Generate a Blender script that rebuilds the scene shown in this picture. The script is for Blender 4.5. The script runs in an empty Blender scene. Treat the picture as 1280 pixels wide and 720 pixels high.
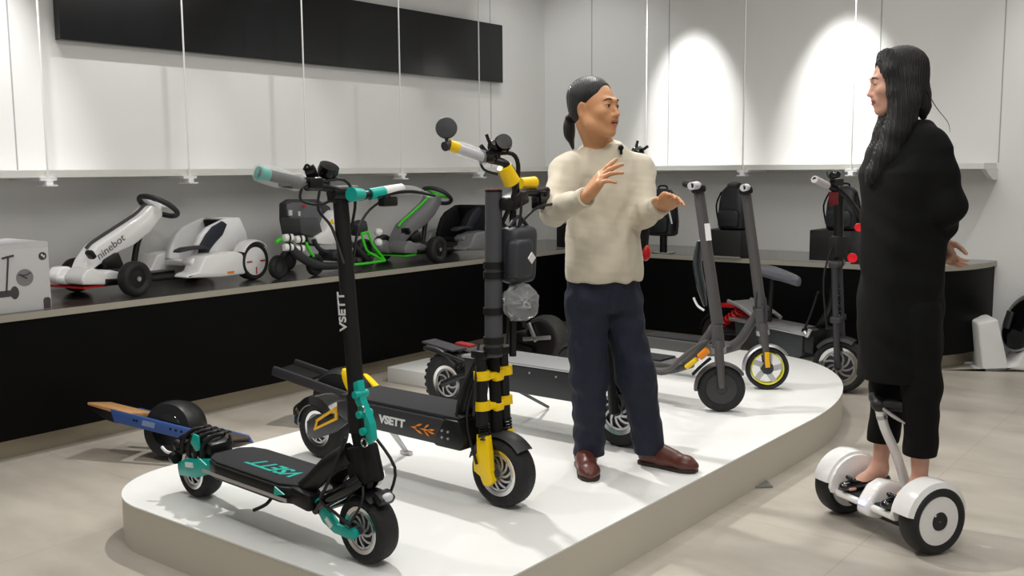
import bpy, bmesh, math, random
import numpy as np
from mathutils import Vector, Matrix, Euler
random.seed(7)
SC = bpy.context.scene
COL = SC.collection
PI = math.pi
# ------------------------------------------------------------------ camera
F_PX, CAM_H, PITCH, ROLL = 1250.0, 1.40, math.atan(150 / 1250.0), 0.008
_f = Vector((0, math.cos(PITCH), -math.sin(PITCH))); _u0 = Vector((0, math.sin(PITCH), math.cos(PITCH))); _r0 = Vector((1, 0, 0))
_r = _r0 * math.cos(ROLL) - _u0 * math.sin(ROLL); _u = _u0 * math.cos(ROLL) + _r0 * math.sin(ROLL)
cam_d = bpy.data.cameras.new('camera'); cam = bpy.data.objects.new('camera', cam_d); COL.objects.link(cam)
cam.matrix_world = Matrix(((_r.x, _u.x, -_f.x, 0), (_r.y, _u.y, -_f.y, 0), (_r.z, _u.z, -_f.z, CAM_H), (0, 0, 0, 1)))
cam_d.sensor_width = 36; cam_d.lens = 36 * F_PX / 1280; cam_d.clip_start = 0.05
SC.camera = cam
# ------------------------------------------------------------------ colour management, world
SC.view_settings.view_transform = 'Standard'; SC.view_settings.look = 'None'
SC.view_settings.gamma = 1; SC.view_settings.use_curve_mapping = False
SC.view_settings.exposure = 0.0
w = bpy.data.worlds.new('world'); SC.world = w; w.use_nodes = True
w.node_tree.nodes['Background'].inputs[0].default_value = (1.0, 0.985, 0.965, 1)
w.node_tree.nodes['Background'].inputs[1].default_value = 0.40
# room axes: RU runs away along the left wall, RV runs to the right along the back wall
RA = math.radians(38.2)
RU = Vector((math.sin(RA), math.cos(RA), 0)); RV = Vector((math.cos(RA), -math.sin(RA), 0))
def room(u, v, z=0.0): return RU * u + RV * v + Vector((0, 0, z))
WALL_U, WALL_V = 7.70, -5.65
# ------------------------------------------------------------------ lights
def spot(loc, target, power, size, blend=0.5, radius=0.06, col=(1, 0.975, 0.94)):
    d = bpy.data.lights.new('spot_light', 'SPOT'); d.energy = power; d.spot_size = math.radians(size); d.spot_blend = blend
    d.shadow_soft_size = radius; d.color = col
    o = bpy.data.objects.new('spot_light', d); COL.objects.link(o); o.location = loc
    o.rotation_euler = (Vector(target) - Vector(loc)).to_track_quat('-Z', 'Y').to_euler(); return o
def area(loc, target, power, sx, sy, col=(1, 0.98, 0.95)):
    d = bpy.data.lights.new('area_light', 'AREA'); d.energy = power; d.shape = 'RECTANGLE'; d.size = sx; d.size_y = sy; d.color = col
    o = bpy.data.objects.new('area_light', d); COL.objects.link(o); o.location = loc
    o.rotation_euler = (Vector(target) - Vector(loc)).to_track_quat('-Z', 'Y').to_euler(); return o
CEIL = 3.5
spot((-0.8, 5.2, 3.38), (-0.1, 3.9, 0.2), 270, 95, 0.7, 0.07)          # track light over the platform
spot((-2.6, 3.6, 3.38), (-0.3, 4.0, 0.2), 90, 90, 0.7, 0.07)
spot((1.2, 6.2, 3.38), (1.1, 4.9, 0.2), 80, 90, 0.7, 0.07)
spot((0.6, 1.2, 3.38), (0.5, 4.2, 0.9), 120, 80, 0.8, 0.25)
area((0.2, 2.6, 3.40), (0.2, 2.6, 0), 50, 3.2, 3.2)  # added soft overhead fill, stands for no fixture
area((1.6, 5.2, 3.40), (1.6, 5.2, 0), 42, 2.0, 2.0)  # second added fill, further back under the ceiling
def washer(wp, off, power, size=40, tz=1.62, blend=0.85):
    p = Vector(wp); l = p + Vector(off); l.z = 3.36
    t = p.copy(); t.z = tz
    spot(l, t, power, size, blend, 0.03, (1, 0.99, 0.975))
for v, e in ((-4.10, 270), (-2.79, 300)): washer(room(WALL_U, v), -RU * 0.75, e)
washer(room(WALL_U, -0.9), -RU * 1.0, 60, 80)
washer(room(WALL_U, -5.1), -RU * 1.3, 32, 90)
for u_, e in ((2.45, 190), (3.45, 70), (4.45, 60), (5.5, 34), (6.7, 16)): washer(room(u_, WALL_V), RV * 0.8, e, 48)
# ------------------------------------------------------------------ materials
def lin(c):
    c = c / 255.0
    return c / 12.92 if c <= 0.04045 else ((c + 0.055) / 1.055) ** 2.4
def rgb(r, g, b): return (lin(r), lin(g), lin(b), 1)
_M = {}
def mat(name, col, rough=0.5, metal=0.0, noise=0.0, nscale=60.0, bump=0.0, bscale=200.0, coat=0.0, alpha=1.0, emit=None, trans=0.0, spec=0.5, btype='noise', sheen=0.0, sss=0.0):
    if name in _M: return _M[name]
    m = bpy.data.materials.new(name); m.use_nodes = True; nt = m.node_tree; b = nt.nodes['Principled BSDF']
    b.inputs['Base Color'].default_value = col; b.inputs['Roughness'].default_value = rough; b.inputs['Metallic'].default_value = metal
    b.inputs['Coat Weight'].default_value = coat; b.inputs['Alpha'].default_value = alpha; b.inputs['Transmission Weight'].default_value = trans
    b.inputs['Specular IOR Level'].default_value = spec; b.inputs['Sheen Weight'].default_value = sheen
    if sss: b.inputs['Subsurface Weight'].default_value = sss; b.inputs['Subsurface Radius'].default_value = (0.01, 0.004, 0.002); b.inputs['Subsurface Scale'].default_value = 0.6
    tc = nt.nodes.new('ShaderNodeTexCoord')
    n = nt.nodes.new('ShaderNodeTexNoise'); n.inputs['Scale'].default_value = nscale; n.inputs['Detail'].default_value = 4
    nt.links.new(tc.outputs['Object'], n.inputs['Vector'])
    mx = nt.nodes.new('ShaderNodeMixRGB'); mx.blend_type = 'MIX'
    k = max(noise, 0.02)
    mx.inputs[1].default_value = tuple(min(1, c * (1 - k)) for c in col[:3]) + (1,); mx.inputs[2].default_value = tuple(min(1, c * (1 + k)) for c in col[:3]) + (1,)
    nt.links.new(n.outputs['Fac'], mx.inputs[0]); nt.links.new(mx.outputs[0], b.inputs['Base Color'])
    if bump:
        if btype == 'noise': t = nt.nodes.new('ShaderNodeTexNoise'); t.inputs['Scale'].default_value = bscale; o = t.outputs['Fac']
        elif btype == 'wave': t = nt.nodes.new('ShaderNodeTexWave'); t.inputs['Scale'].default_value = bscale; t.inputs['Distortion'].default_value = 3; o = t.outputs['Fac']
        else: t = nt.nodes.new('ShaderNodeTexVoronoi'); t.inputs['Scale'].default_value = bscale; o = t.outputs['Distance']
        nt.links.new(tc.outputs['Object'], t.inputs['Vector'])
        bp = nt.nodes.new('ShaderNodeBump'); bp.inputs['Strength'].default_value = bump; bp.inputs['Distance'].default_value = 0.004
        nt.links.new(o, bp.inputs['Height']); nt.links.new(bp.outputs[0], b.inputs['Normal'])
    if emit: b.inputs['Emission Color'].default_value = emit[0]; b.inputs['Emission Strength'].default_value = emit[1]
    _M[name] = m; return m
BLACK = mat('black paint', rgb(13, 13, 14), 0.42, spec=0.4)
BLACKG = mat('gloss black', rgb(14, 14, 16), 0.12)
MATTE = mat('matte black', rgb(15, 15, 16), 0.75, spec=0.3)
DGREY = mat('dark grey', rgb(46, 46, 50), 0.5)
GUN = mat('gunmetal', rgb(66, 66, 70), 0.42, 0.4)
RUB = mat('tyre rubber', rgb(27, 27, 29), 0.75, bump=0.5, bscale=90, btype='voronoi')
RUBS = mat('soft rubber', rgb(22, 22, 24), 0.6)
STEEL = mat('brushed steel', rgb(175, 175, 172), 0.28, 1.0, noise=0.08, nscale=20)
CHROME = mat('chrome', rgb(215, 215, 215), 0.16, 1.0)
ALU = mat('aluminium', rgb(190, 190, 192), 0.38, 0.85)
WHITE = mat('white plastic', rgb(238, 238, 238), 0.3)
WHITEG = mat('gloss white', rgb(244, 243, 242), 0.15, coat=0.5)
TEAL = mat('teal paint', rgb(0, 172, 158), 0.35)
YEL = mat('yellow paint', rgb(250, 208, 0), 0.35)
ORANGE = mat('orange print', rgb(240, 140, 20), 0.5)
RED = mat('red paint', rgb(190, 18, 22), 0.3)
GREEN = mat('lime green', rgb(60, 220, 30), 0.35)
GRIP = mat('grip tape', rgb(32, 32, 35), 0.9, noise=0.25, nscale=500, bump=0.4, bscale=900)
WRAP = mat('clear plastic wrap', rgb(235, 238, 240), 0.12, alpha=0.24, bump=1.0, bscale=35)
GLASS = mat('lamp lens', rgb(210, 215, 220), 0.08, coat=0.3)
PRINTW = mat('white print', rgb(225, 225, 225), 0.5)
PRINTG = mat('grey print', rgb(105, 110, 115), 0.5)
# ------------------------------------------------------------------ mesh helpers
def link(o, parent=None):
    COL.objects.link(o)
    if parent is not None: o.parent = parent
    return o
class M:
    """collects shapes and links them as ONE mesh object"""
    def __init__(s): s.bm = bmesh.new()
    def _merge(s, b, mx=None):
        if mx is not None: b.transform(mx)
        me = bpy.data.meshes.new('t'); b.to_mesh(me); b.free(); s.bm.from_mesh(me); bpy.data.meshes.remove(me); return s
    def box(s, c, size, e=(0, 0, 0), bev=0.0, seg=2):
        b = bmesh.new(); bmesh.ops.create_cube(b, size=1); b.transform(Matrix.Diagonal((*size, 1)))
        if bev: bmesh.ops.bevel(b, geom=list(b.edges), offset=min(bev, min(size) * 0.49), segments=seg, profile=0.5, affect='EDGES')
        return s._merge(b, Matrix.Translation(c) @ Euler(e).to_matrix().to_4x4())
    def cyl(s, a, b_, r, r2=None, n=20):
        a = Vector(a); b_ = Vector(b_); d = b_ - a; b = bmesh.new()
        bmesh.ops.create_cone(b, cap_ends=True, segments=n, radius1=r, radius2=r if r2 is None else r2, depth=d.length)
        return s._merge(b, Matrix.Translation((a + b_) / 2) @ d.to_track_quat('Z', 'Y').to_matrix().to_4x4())
    def ell(s, c, r, e=(0, 0, 0), n=20):
        b = bmesh.new(); bmesh.ops.create_uvsphere(b, u_segments=n, v_segments=max(8, n // 2 + 2), radius=1)
        r = (r, r, r) if isinstance(r, (int, float)) else r
        return s._merge(b, Matrix.Translation(c) @ Euler(e).to_matrix().to_4x4() @ Matrix.Diagonal((*r, 1)))
    def rings(s, rings, cap=True, closed=False):
        b = bmesh.new(); R = [[b.verts.new(p) for p in q] for q in rings]; n = len(R[0]); K = len(R)
        for i in range(K if closed else K - 1):
            A_, B_ = R[i], R[(i + 1) % K]
            for j in range(n): b.faces.new((A_[j], A_[(j + 1) % n], B_[(j + 1) % n], B_[j]))
        if cap and not closed: b.faces.new(list(reversed(R[0]))); b.faces.new(R[-1])
        bmesh.ops.recalc_face_normals(b, faces=b.faces); return s._merge(b)
    def tube(s, pts, r, n=10, k=4, flat=1.0, smooth=True):
        P = [Vector(p) for p in pts]
        rr = list(r) if isinstance(r, (list, tuple)) else [r] * len(P)
        if smooth and len(P) > 2:
            Q, RR = [], []
            for i in range(len(P) - 1):
                p0, p1, p2, p3 = P[max(i - 1, 0)], P[i], P[i + 1], P[min(i + 2, len(P) - 1)]
                for q in range(k):
                    t = q / k
                    Q.append(0.5 * (2 * p1 + (p2 - p0) * t + (2 * p0 - 5 * p1 + 4 * p2 - p3) * t * t + (3 * p1 - p0 - 3 * p2 + p3) * t ** 3)); RR.append(rr[i] * (1 - t) + rr[i + 1] * t)
            Q.append(P[-1]); RR.append(rr[-1]); P, rr = Q, RR
        T = [(P[min(i + 1, len(P) - 1)] - P[max(i - 1, 0)]).normalized() for i in range(len(P))]
        N = T[0].orthogonal().normalized() if abs(T[0].y) > 0.9 else (Vector((0, 1, 0)) - T[0] * T[0].y).normalized()
        out = []
        for i, p in enumerate(P):
            N = (N - T[i] * N.dot(T[i])).normalized(); B = T[i].cross(N)
            out.append([p + N * (math.cos(2 * PI * j / n) * rr[i]) + B * (math.sin(2 * PI * j / n) * rr[i] * flat) for j in range(n)])
        return s.rings(out)
    def lathe(s, prof, c=(0, 0, 0), axis=(0, 1, 0), n=40, closed=False):
        q = Vector(axis).to_track_quat('Z', 'Y').to_matrix(); c = Vector(c)
        rings = [[c + q @ Vector((r * math.cos(2 * PI * j / n), r * math.sin(2 * PI * j / n), h)) for j in range(n)] for r, h in prof]
        return s.rings(rings, cap=not closed, closed=closed)
    def prism(s, poly, t0, t1, plane='xz', bev=0.0, mx=None):
        f = {'xz': lambda a, b, t: (a, t, b), 'xy': lambda a, b, t: (a, b, t), 'yz': lambda a, b, t: (t, a, b)}[plane]
        b = bmesh.new(); A_ = [b.verts.new(f(p[0], p[1], t0)) for p in poly]; B_ = [b.verts.new(f(p[0], p[1], t1)) for p in poly]; n = len(poly)
        b.faces.new(A_); b.faces.new(list(reversed(B_)))
        for j in range(n): b.faces.new((A_[(j + 1) % n], A_[j], B_[j], B_[(j + 1) % n]))
        bmesh.ops.recalc_face_normals(b, faces=b.faces)
        if bev: bmesh.ops.bevel(b, geom=list(b.edges), offset=bev, segments=2, profile=0.5, affect='EDGES')
        return s._merge(b, mx)
    def out(s, name, m, parent=None, smooth=True, ang=38, sub=0):
        me = bpy.data.meshes.new(name); s.bm.to_mesh(me); s.bm.free(); me.materials.append(m)
        if smooth:
            me.polygons.foreach_set('use_smooth', [True] * len(me.polygons)); me.set_sharp_from_angle(angle=math.radians(ang))
        o = bpy.data.objects.new(name, me); link(o, parent)
        if sub: md = o.modifiers.new('s', 'SUBSURF'); md.levels = sub; md.render_levels = sub
        return o
def crumple(o, amp, seed=3):
    rs = random.Random(seed)
    for v in o.data.vertices: v.co += Vector((rs.uniform(-1, 1), rs.uniform(-1, 1), rs.uniform(-1, 1))) * amp
    for p in o.data.polygons: p.use_smooth = False
    return o
def tag(o, label, cat, group=None):
    o['label'] = label; o['category'] = cat
    if group: o['group'] = group
    return o
def struct(o): o['kind'] = 'structure'; return o
def part(o, label): o['label'] = label; return o
def empty(name, loc=(0, 0, 0), rz=0.0):
    o = bpy.data.objects.new(name, None); COL.objects.link(o); o.location = loc; o.rotation_euler = (0, 0, rz); o.empty_display_size = 0.1; return o
def copy_tree(o, parent=None):
    c = o.copy(); COL.objects.link(c); c.parent = parent
    for ch in list(o.children): copy_tree(ch, c)
    return c
def text(body, size, mx, m, parent, name='lettering', ext=0.0008, shear=0.0, sx=1.0, bold=0.0):
    cu = bpy.data.curves.new('t', 'FONT'); cu.body = body; cu.size = size; cu.extrude = ext; cu.align_x = 'CENTER'; cu.align_y = 'CENTER'; cu.shear = shear; cu.offset = bold
    to = bpy.data.objects.new('t', cu); COL.objects.link(to)
    me = bpy.data.meshes.new_from_object(to.evaluated_get(bpy.context.evaluated_depsgraph_get()))
    bpy.data.objects.remove(to); me.name = name; me.transform(mx @ Matrix.Diagonal((sx, 1, 1, 1))); me.materials.clear(); me.materials.append(m)
    return link(bpy.data.objects.new(name, me), parent)
def frame_mx(o, x, y):
    x = Vector(x).normalized(); y = Vector(y); y = (y - x * y.dot(x)).normalized(); z = x.cross(y)
    return Matrix(((x.x, y.x, z.x, o[0]), (x.y, y.y, z.y, o[1]), (x.z, y.z, z.z, o[2]), (0, 0, 0, 1)))
# ------------------------------------------------------------------ measuring: a sight line meets a plane that stands in the room
CAM = Vector((0, 0, CAM_H))
def ray(px, py): return _f + _r * ((px - 640) / F_PX) + _u * ((360 - py) / F_PX)
def at(px, py, Y): d = ray(px, py); return CAM + d * (Y / d.y)
def onz(px, py, z=0.0): d = ray(px, py); return CAM + d * ((z - CAM_H) / d.z)
class Frame:
    """upright frame: origin on the support, x forward, y left, z up"""
    def __init__(s, o, head):
        s.o = Vector(o); s.a = math.atan2(head[1], head[0]); s.x = Vector((math.cos(s.a), math.sin(s.a), 0)); s.y = Vector((-s.x.y, s.x.x, 0))
    def loc(s, P): d = P - s.o; return Vector((d.dot(s.x), d.dot(s.y), d.z))
    def p(s, px, py, y=0.0):
        d = ray(px, py); q = s.o + s.y * y; return s.loc(CAM + d * ((q - CAM).dot(s.y) / d.dot(s.y)))
    def d(s, px, py, x=0.0):
        d = ray(px, py); q = s.o + s.x * x; return s.loc(CAM + d * ((q - CAM).dot(s.x) / d.dot(s.x)))
    def empty(s, name): return empty(name, s.o, s.a)
def wheel_frame(rear, front, z):
    a = onz(*rear, z); b = onz(*front, z); f = Frame(a, b - a); f.L = (b - a).length; return f
# ------------------------------------------------------------------ setting
def node_floor():
    m = bpy.data.materials.new('floor stone'); m.use_nodes = True; nt = m.node_tree; b = nt.nodes['Principled BSDF']
    tc = nt.nodes.new('ShaderNodeTexCoord'); mp = nt.nodes.new('ShaderNodeMapping'); mp.inputs['Rotation'].default_value = (0, 0, RA); nt.links.new(tc.outputs['Object'], mp.inputs[0])
    n1 = nt.nodes.new('ShaderNodeTexNoise'); n1.inputs['Scale'].default_value = 1.3; n1.inputs['Detail'].default_value = 8; n1.inputs['Roughness'].default_value = 0.6
    mp2 = nt.nodes.new('ShaderNodeMapping'); mp2.inputs['Scale'].default_value = (1, 2.6, 1); nt.links.new(mp.outputs[0], mp2.inputs[0]); nt.links.new(mp2.outputs[0], n1.inputs[0])
    cr = nt.nodes.new('ShaderNodeValToRGB'); cr.color_ramp.elements[0].position = 0.3; cr.color_ramp.elements[0].color = rgb(168, 160, 148); cr.color_ramp.elements[1].position = 0.7; cr.color_ramp.elements[1].color = rgb(198, 191, 179)
    nt.links.new(n1.outputs['Fac'], cr.inputs[0])
    br = nt.nodes.new('ShaderNodeTexBrick'); br.inputs['Scale'].default_value = 1.0; br.inputs['Brick Width'].default_value = 1.2; br.inputs['Row Height'].default_value = 1.2; br.offset = 0.0
    br.inputs['Mortar Size'].default_value = 0.003; br.inputs['Color1'].default_value = (1, 1, 1, 1); br.inputs['Color2'].default_value = (0.95, 0.95, 0.95, 1); br.inputs['Mortar'].default_value = (0.84, 0.83, 0.82, 1)
    nt.links.new(mp.outputs[0], br.inputs[0])
    mx = nt.nodes.new('ShaderNodeMixRGB'); mx.blend_type = 'MULTIPLY'; mx.inputs[0].default_value = 1
    nt.links.new(cr.outputs[0], mx.inputs[1]); nt.links.new(br.outputs[0], mx.inputs[2]); nt.links.new(mx.outputs[0], b.inputs['Base Color'])
    rr = nt.nodes.new('ShaderNodeMapRange'); rr.inputs[3].default_value = 0.30; rr.inputs[4].default_value = 0.5; nt.links.new(n1.outputs['Fac'], rr.inputs[0]); nt.links.new(rr.outputs[0], b.inputs['Roughness'])
    return m
M().box((0, 5, -0.05), (24, 24, 0.1)).out('floor', node_floor(), smooth=False)['kind'] = 'structure'
WALLM = mat('wall paint', rgb(226, 226, 224), 0.6, noise=0.015, nscale=3)
def rbox(u0, u1, v0, v1, z0, z1, name, m, parent=None, bev=0.0):
    """box laid along the room axes"""
    c = room((u0 + u1) / 2, (v0 + v1) / 2, (z0 + z1) / 2)
    return M().box(c, (abs(v1 - v0), abs(u1 - u0), z1 - z0), (0, 0, -RA), bev).out(name, m, parent, smooth=False)
struct(rbox(-3, WALL_U + 0.1, WALL_V - 0.1, WALL_V, 0, CEIL, 'wall_left', WALLM))
struct(rbox(WALL_U, WALL_U + 0.1, WALL_V, 3.0, 0, CEIL, 'wall_back', WALLM))
M().box((0, 5, CEIL + 0.05), (18, 14, 0.1)).out('ceiling', mat('ceiling paint', rgb(205, 205, 203), 0.8), smooth=False)['kind'] = 'structure'
SEAM = mat('shadow gap', rgb(165, 165, 167), 0.6)
k = 0
for v in (-5.12, -4.33, -3.634, -2.541, -1.69):
    k += 1; struct(rbox(WALL_U - 0.002, WALL_U + 0.002, v - 0.004, v + 0.004, 1.41, CEIL, 'trim_%d' % k, SEAM))
for u_ in (2.36, 2.72, 6.9):
    k += 1; struct(rbox(u_ - 0.004, u_ + 0.004, WALL_V - 0.002, WALL_V + 0.002, 1.41, CEIL, 'trim_%d' % k, SEAM))
# black glossy panel on the left wall
pn = tag(rbox(2.98, 7.0, WALL_V + 0.002, WALL_V + 0.06, 2.145, 2.64, 'wall_panel', mat('black glass', rgb(16, 17, 20), 0.18, noise=0.3, nscale=8), bev=0.004), 'long glossy black panel fixed high on the left wall', 'panel')
# ------------------------------------------------------------------ display counter along both walls
def ushape(off, z0, z1, m, name, parent, bev=0.0):
    """plan of the L-shaped counter, its front pulled back by off, its right end rounded"""
    uf, vf, ve = 6.89 + off, -4.85 - off, -1.68 - off
    pts = [(-2.5, WALL_V), (-2.5, vf), (uf, vf)]
    a_, b_ = WALL_U - uf, 0.50
    for i in range(15):
        t = i / 14 * PI / 2; pts.append((WALL_U - a_ * math.cos(t), ve - b_ + b_ * math.sin(t)))
    pts.append((WALL_U, WALL_V))
    P = [room(u, v) for u, v in pts]
    return M().prism([(p.x, p.y) for p in P], z0, z1, 'xy', bev).out(name, m, parent, ang=30)
ct = tag(empty('display_counter', room(6.9, -4.85)), 'long black fronted display counter with steel top running round both walls', 'counter')
ct.location = (0, 0, 0)
ushape(0.0, 0.105, 0.685, mat('counter black', rgb(4, 4, 5), 0.5, spec=0.12), 'front_panel', ct)
part(ushape(-0.014, 0.685, 0.7185, mat('lip steel reflection tone', rgb(168, 163, 150), 0.42, 0.15, noise=0.04, nscale=9), 'counter_lip', ct), 'steel front lip, pale from reflected light in its colour')  # lip paler than the top: the steel's reflection is put into its colour
part(ushape(-0.006, 0.7185, 0.72, mat('counter steel', rgb(150, 148, 142), 0.20, 0.85, noise=0.06, nscale=6), 'counter_top', ct), 'brushed steel top')
part(ushape(0.075, 0.0, 0.105, mat('plinth steel', rgb(168, 160, 142), 0.38, 0.6), 'plinth', ct), 'steel plinth')
# ------------------------------------------------------------------ white wall shelf hung on rods
sh = tag(empty('wall_shelf'), 'white shelf running round both walls above the counter, hung on thin rods', 'shelf')
SHELF = mat('shelf white', rgb(222, 222, 216), 0.45)
P = [room(*q) for q in ((-2.5, WALL_V), (-2.5, WALL_V + 0.36), (WALL_U - 0.36, WALL_V + 0.36), (WALL_U - 0.36, -1.70), (WALL_U, -1.70), (WALL_U, WALL_V))]
M().prism([(p.x, p.y) for p in P], 1.368, 1.410, 'xy', 0.002).out('board', SHELF, sh, smooth=False)
def bracket(u, v, along):
    n = RV if along == 'left' else -RU
    c = room(u, v)
    m = M()
    q = frame_mx(c, n, (0, 0, 1))
    for (a, b, z0, z1, w_) in ((-0.33, 0.02, 1.352, 1.368, 0.045), (-0.05, 0.03, 1.330, 1.352, 0.018), (-0.055, 0.055, 1.322, 1.331, 0.03)):
        t = RU if along == 'left' else RV
        P4 = [c + n * a - t * w_, c + n * b - t * w_, c + n * b + t * w_, c + n * a + t * w_]
        m.prism([(p.x, p.y) for p in P4], z0, z1, 'xy')
    m.out('bracket', WHITE, sh)
    M().cyl(c + n * 0.012 + Vector((0, 0, 1.33)), c + n * 0.012 + Vector((0, 0, CEIL)), 0.0055, n=8).out('rod', WHITEG, sh)
for u_ in (1.75, 2.70, 3.57, 4.48, 5.39, 6.30): bracket(u_, WALL_V + 0.36, 'left')
for v in (-4.33, -3.455, -2.60): bracket(WALL_U - 0.36, v, 'back')
# shaped end bracket at the right end
q = [(WALL_U, 1.368), (WALL_U - 0.36, 1.368), (WALL_U - 0.27, 1.335), (WALL_U - 0.14, 1.295), (WALL_U, 1.290)]
m = M(); b_ = bmesh.new()
A_ = [b_.verts.new(room(u, -1.72, z)) for u, z in q]; B_ = [b_.verts.new(room(u, -1.69, z)) for u, z in q]
b_.faces.new(A_); b_.faces.new(B_[::-1])
for j in range(5): b_.faces.new((A_[j], B_[j], B_[(j + 1) % 5], A_[(j + 1) % 5]))
bmesh.ops.recalc_face_normals(b_, faces=b_.faces); m._merge(b_); m.out('end_bracket', SHELF, sh, smooth=False)
# ------------------------------------------------------------------ white platform
def plat_outline(inset=0.0):
    u0, u1, v0, v1 = 1.925 + inset, 6.13 - inset, -3.63 + inset, -1.79 - inset
    pts = []
    def arc(cu, cv, r, a0, a1, n):
        for i in range(n + 1):
            t = math.radians(a0 + (a1 - a0) * i / n); pts.append((cu + r * math.cos(t), cv + r * math.sin(t)))
    r = 0.36 - inset
    arc(u0 + r, v0 + r, r, 270, 180, 14); arc(u0 + r, v1 - r, r, 180, 90, 14)
    def earc(cu, cv, ru, rv, a0, a1, n):
        for i in range(n + 1):
            t = math.radians(a0 + (a1 - a0) * i / n); pts.append((cu + ru * math.cos(t), cv + rv * math.sin(t)))
    vm = (v0 + v1) / 2; earc(4.62, vm, u1 - 4.62, v1 - vm, 90, 0, 26); earc(5.15, vm, u1 - 5.15, vm - v0, 0, -90, 26)
    return [(p.x, p.y) for p in (room(u, v) for u, v in pts)]
PZ = 0.18
pl = tag(empty('display_platform'), 'low white display platform with rounded ends carrying scooters and the man', 'platform')
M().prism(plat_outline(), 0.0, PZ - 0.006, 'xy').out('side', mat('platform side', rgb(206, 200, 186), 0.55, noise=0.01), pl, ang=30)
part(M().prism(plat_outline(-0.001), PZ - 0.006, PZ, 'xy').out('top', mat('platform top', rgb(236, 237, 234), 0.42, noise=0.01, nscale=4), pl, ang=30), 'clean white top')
# ------------------------------------------------------------------ wheels
def tyre_prof(R, w, rr):
    h = w / 2; t = R - rr
    pr = [(rr, -h * 0.72), (rr + t * 0.25, -h * 0.92), (rr + t * 0.55, -h), (rr + t * 0.8, -h * 0.88), (rr + t * 0.95, -h * 0.6), (R, -h * 0.25)]
    return pr + [(r, -y) for r, y in reversed(pr)]
def swirl(m, c, y, r0, r1, n, th, wid, twist=0.9):
    """curved spokes in the plane y"""
    for i in range(n):
        a0 = 2 * PI * i / n; L_, R_ = [], []
        for j in range(6):
            t = j / 5; r = r0 + (r1 - r0) * t; a = a0 + twist * t; wd = wid / max(r, 0.01) * 0.5
            L_.append((c[0] + r * math.cos(a - wd), c[2] + r * math.sin(a - wd))); R_.append((c[0] + r * math.cos(a + wd), c[2] + r * math.sin(a + wd)))
        m.prism(L_ + R_[::-1], y - th / 2, y + th / 2, 'xz')
def wheel(parent, c, R, w, rr=None, rim=CHROME, tread=26, disc=True, spokes=10, tm=RUB, name='wheel', motor=GUN, twist=0.9, side=-1, pattern=True, caps=None):
    """tyre, with its rim, motor and brake disc as pieces of it; axle along y"""
    rr = rr or R * 0.67; c = Vector(c)
    m = M().lathe(tyre_prof(R, w, rr), c, (0, 1, 0), 48, closed=True)
    if pattern:
        for i in range(tread):
            a = 2 * PI * i / tread
            for sgn in (-1, 1):
                k2 = R - (0.004 if R > 0.14 else 0.0018); p = c + Vector((math.cos(a + sgn * 0.06) * k2, sgn * w * (0.22 if R > 0.14 else 0.13), math.sin(a + sgn * 0.06) * k2))
                m.box(p, (0.004 if R > 0.14 else 0.002, w * (0.36 if R > 0.14 else 0.2), R * 0.11), (0, -a, 0))
    t = m.out(name, tm, parent)
    rm = M().lathe([(rr * 1.04, -w * 0.43), (rr * 1.04, w * 0.43), (rr * 0.86, w * 0.40), (rr * 0.84, w * 0.1), (rr * 0.84, -w * 0.1), (rr * 0.86, -w * 0.40)], c, (0, 1, 0), 40, closed=True)
    rm.out('rim', rim, t)
    mo = M().lathe([(0.004, -w * 0.30), (rr * 0.78, -w * 0.26), (rr * 0.85, -w * 0.12), (rr * 0.85, w * 0.12), (rr * 0.78, w * 0.26), (0.004, w * 0.30)], c, (0, 1, 0), 36)
    mo.cyl(c + Vector((0, -w * 0.62, 0)), c + Vector((0, w * 0.62, 0)), rr * 0.16, n=12)
    mo.out('motor_hub', motor, t)
    for s_ in ((-1, 1) if caps else (side,)):
        d = M(); swirl(d, c, s_ * w * 0.36, rr * 0.22, rr * 0.82, spokes, 0.004, rr * 0.13, twist * -s_)
        d.lathe([(rr * 0.74, s_ * w * 0.36 - 0.002), (rr * 0.84, s_ * w * 0.36 - 0.002), (rr * 0.84, s_ * w * 0.36 + 0.002), (rr * 0.74, s_ * w * 0.36 + 0.002)], c, (0, 1, 0), 36, closed=True)
        d.lathe([(0.003, s_ * w * 0.40), (rr * 0.26, s_ * w * 0.40), (rr * 0.26, s_ * w * 0.32), (0.003, s_ * w * 0.32)], c, (0, 1, 0), 20)
        d.out('brake_disc' if disc else 'spokes', ALU, t)
    return t
def fender(m, c, R, w, a0, a1, th=0.004, n=16, lip=0.35):
    """curved mudguard over a wheel, angles in degrees from +x towards +z"""
    rings = []
    for i in range(n + 1):
        a = math.radians(a0 + (a1 - a0) * i / n); ca, sa = math.cos(a), math.sin(a); h = w / 2
        sec = [(R * (1 - lip * 0.3), -h), (R, -h * 0.8), (R * 1.03, 0), (R, h * 0.8), (R * (1 - lip * 0.3), h), (R * (1 - lip * 0.3) - th, h - th), (R - th, h * 0.75), (R * 1.03 - th, 0), (R - th, -h * 0.75), (R * (1 - lip * 0.3) - th, -h + th)]
        rings.append([Vector((c[0] + r * ca, c[1] + y, c[2] + r * sa)) for r, y in sec])
    return m.rings(rings)
def ring_y(m, c, r, t, y, n=28): return m.lathe([(r, y - t), (r + t, y - t), (r + t, y + t), (r, y + t)], c, (0, 1, 0), n, closed=True)
def spring(m, a, b, r, wire, turns=6, n=60):
    a = Vector(a); b = Vector(b); d = b - a; q = d.to_track_quat('Z', 'Y').to_matrix()
    m.tube([a + d * (i / n) + q @ Vector((r * math.cos(2 * PI * turns * i / n), r * math.sin(2 * PI * turns * i / n), 0)) for i in range(n + 1)], wire, 6, smooth=False)
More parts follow.
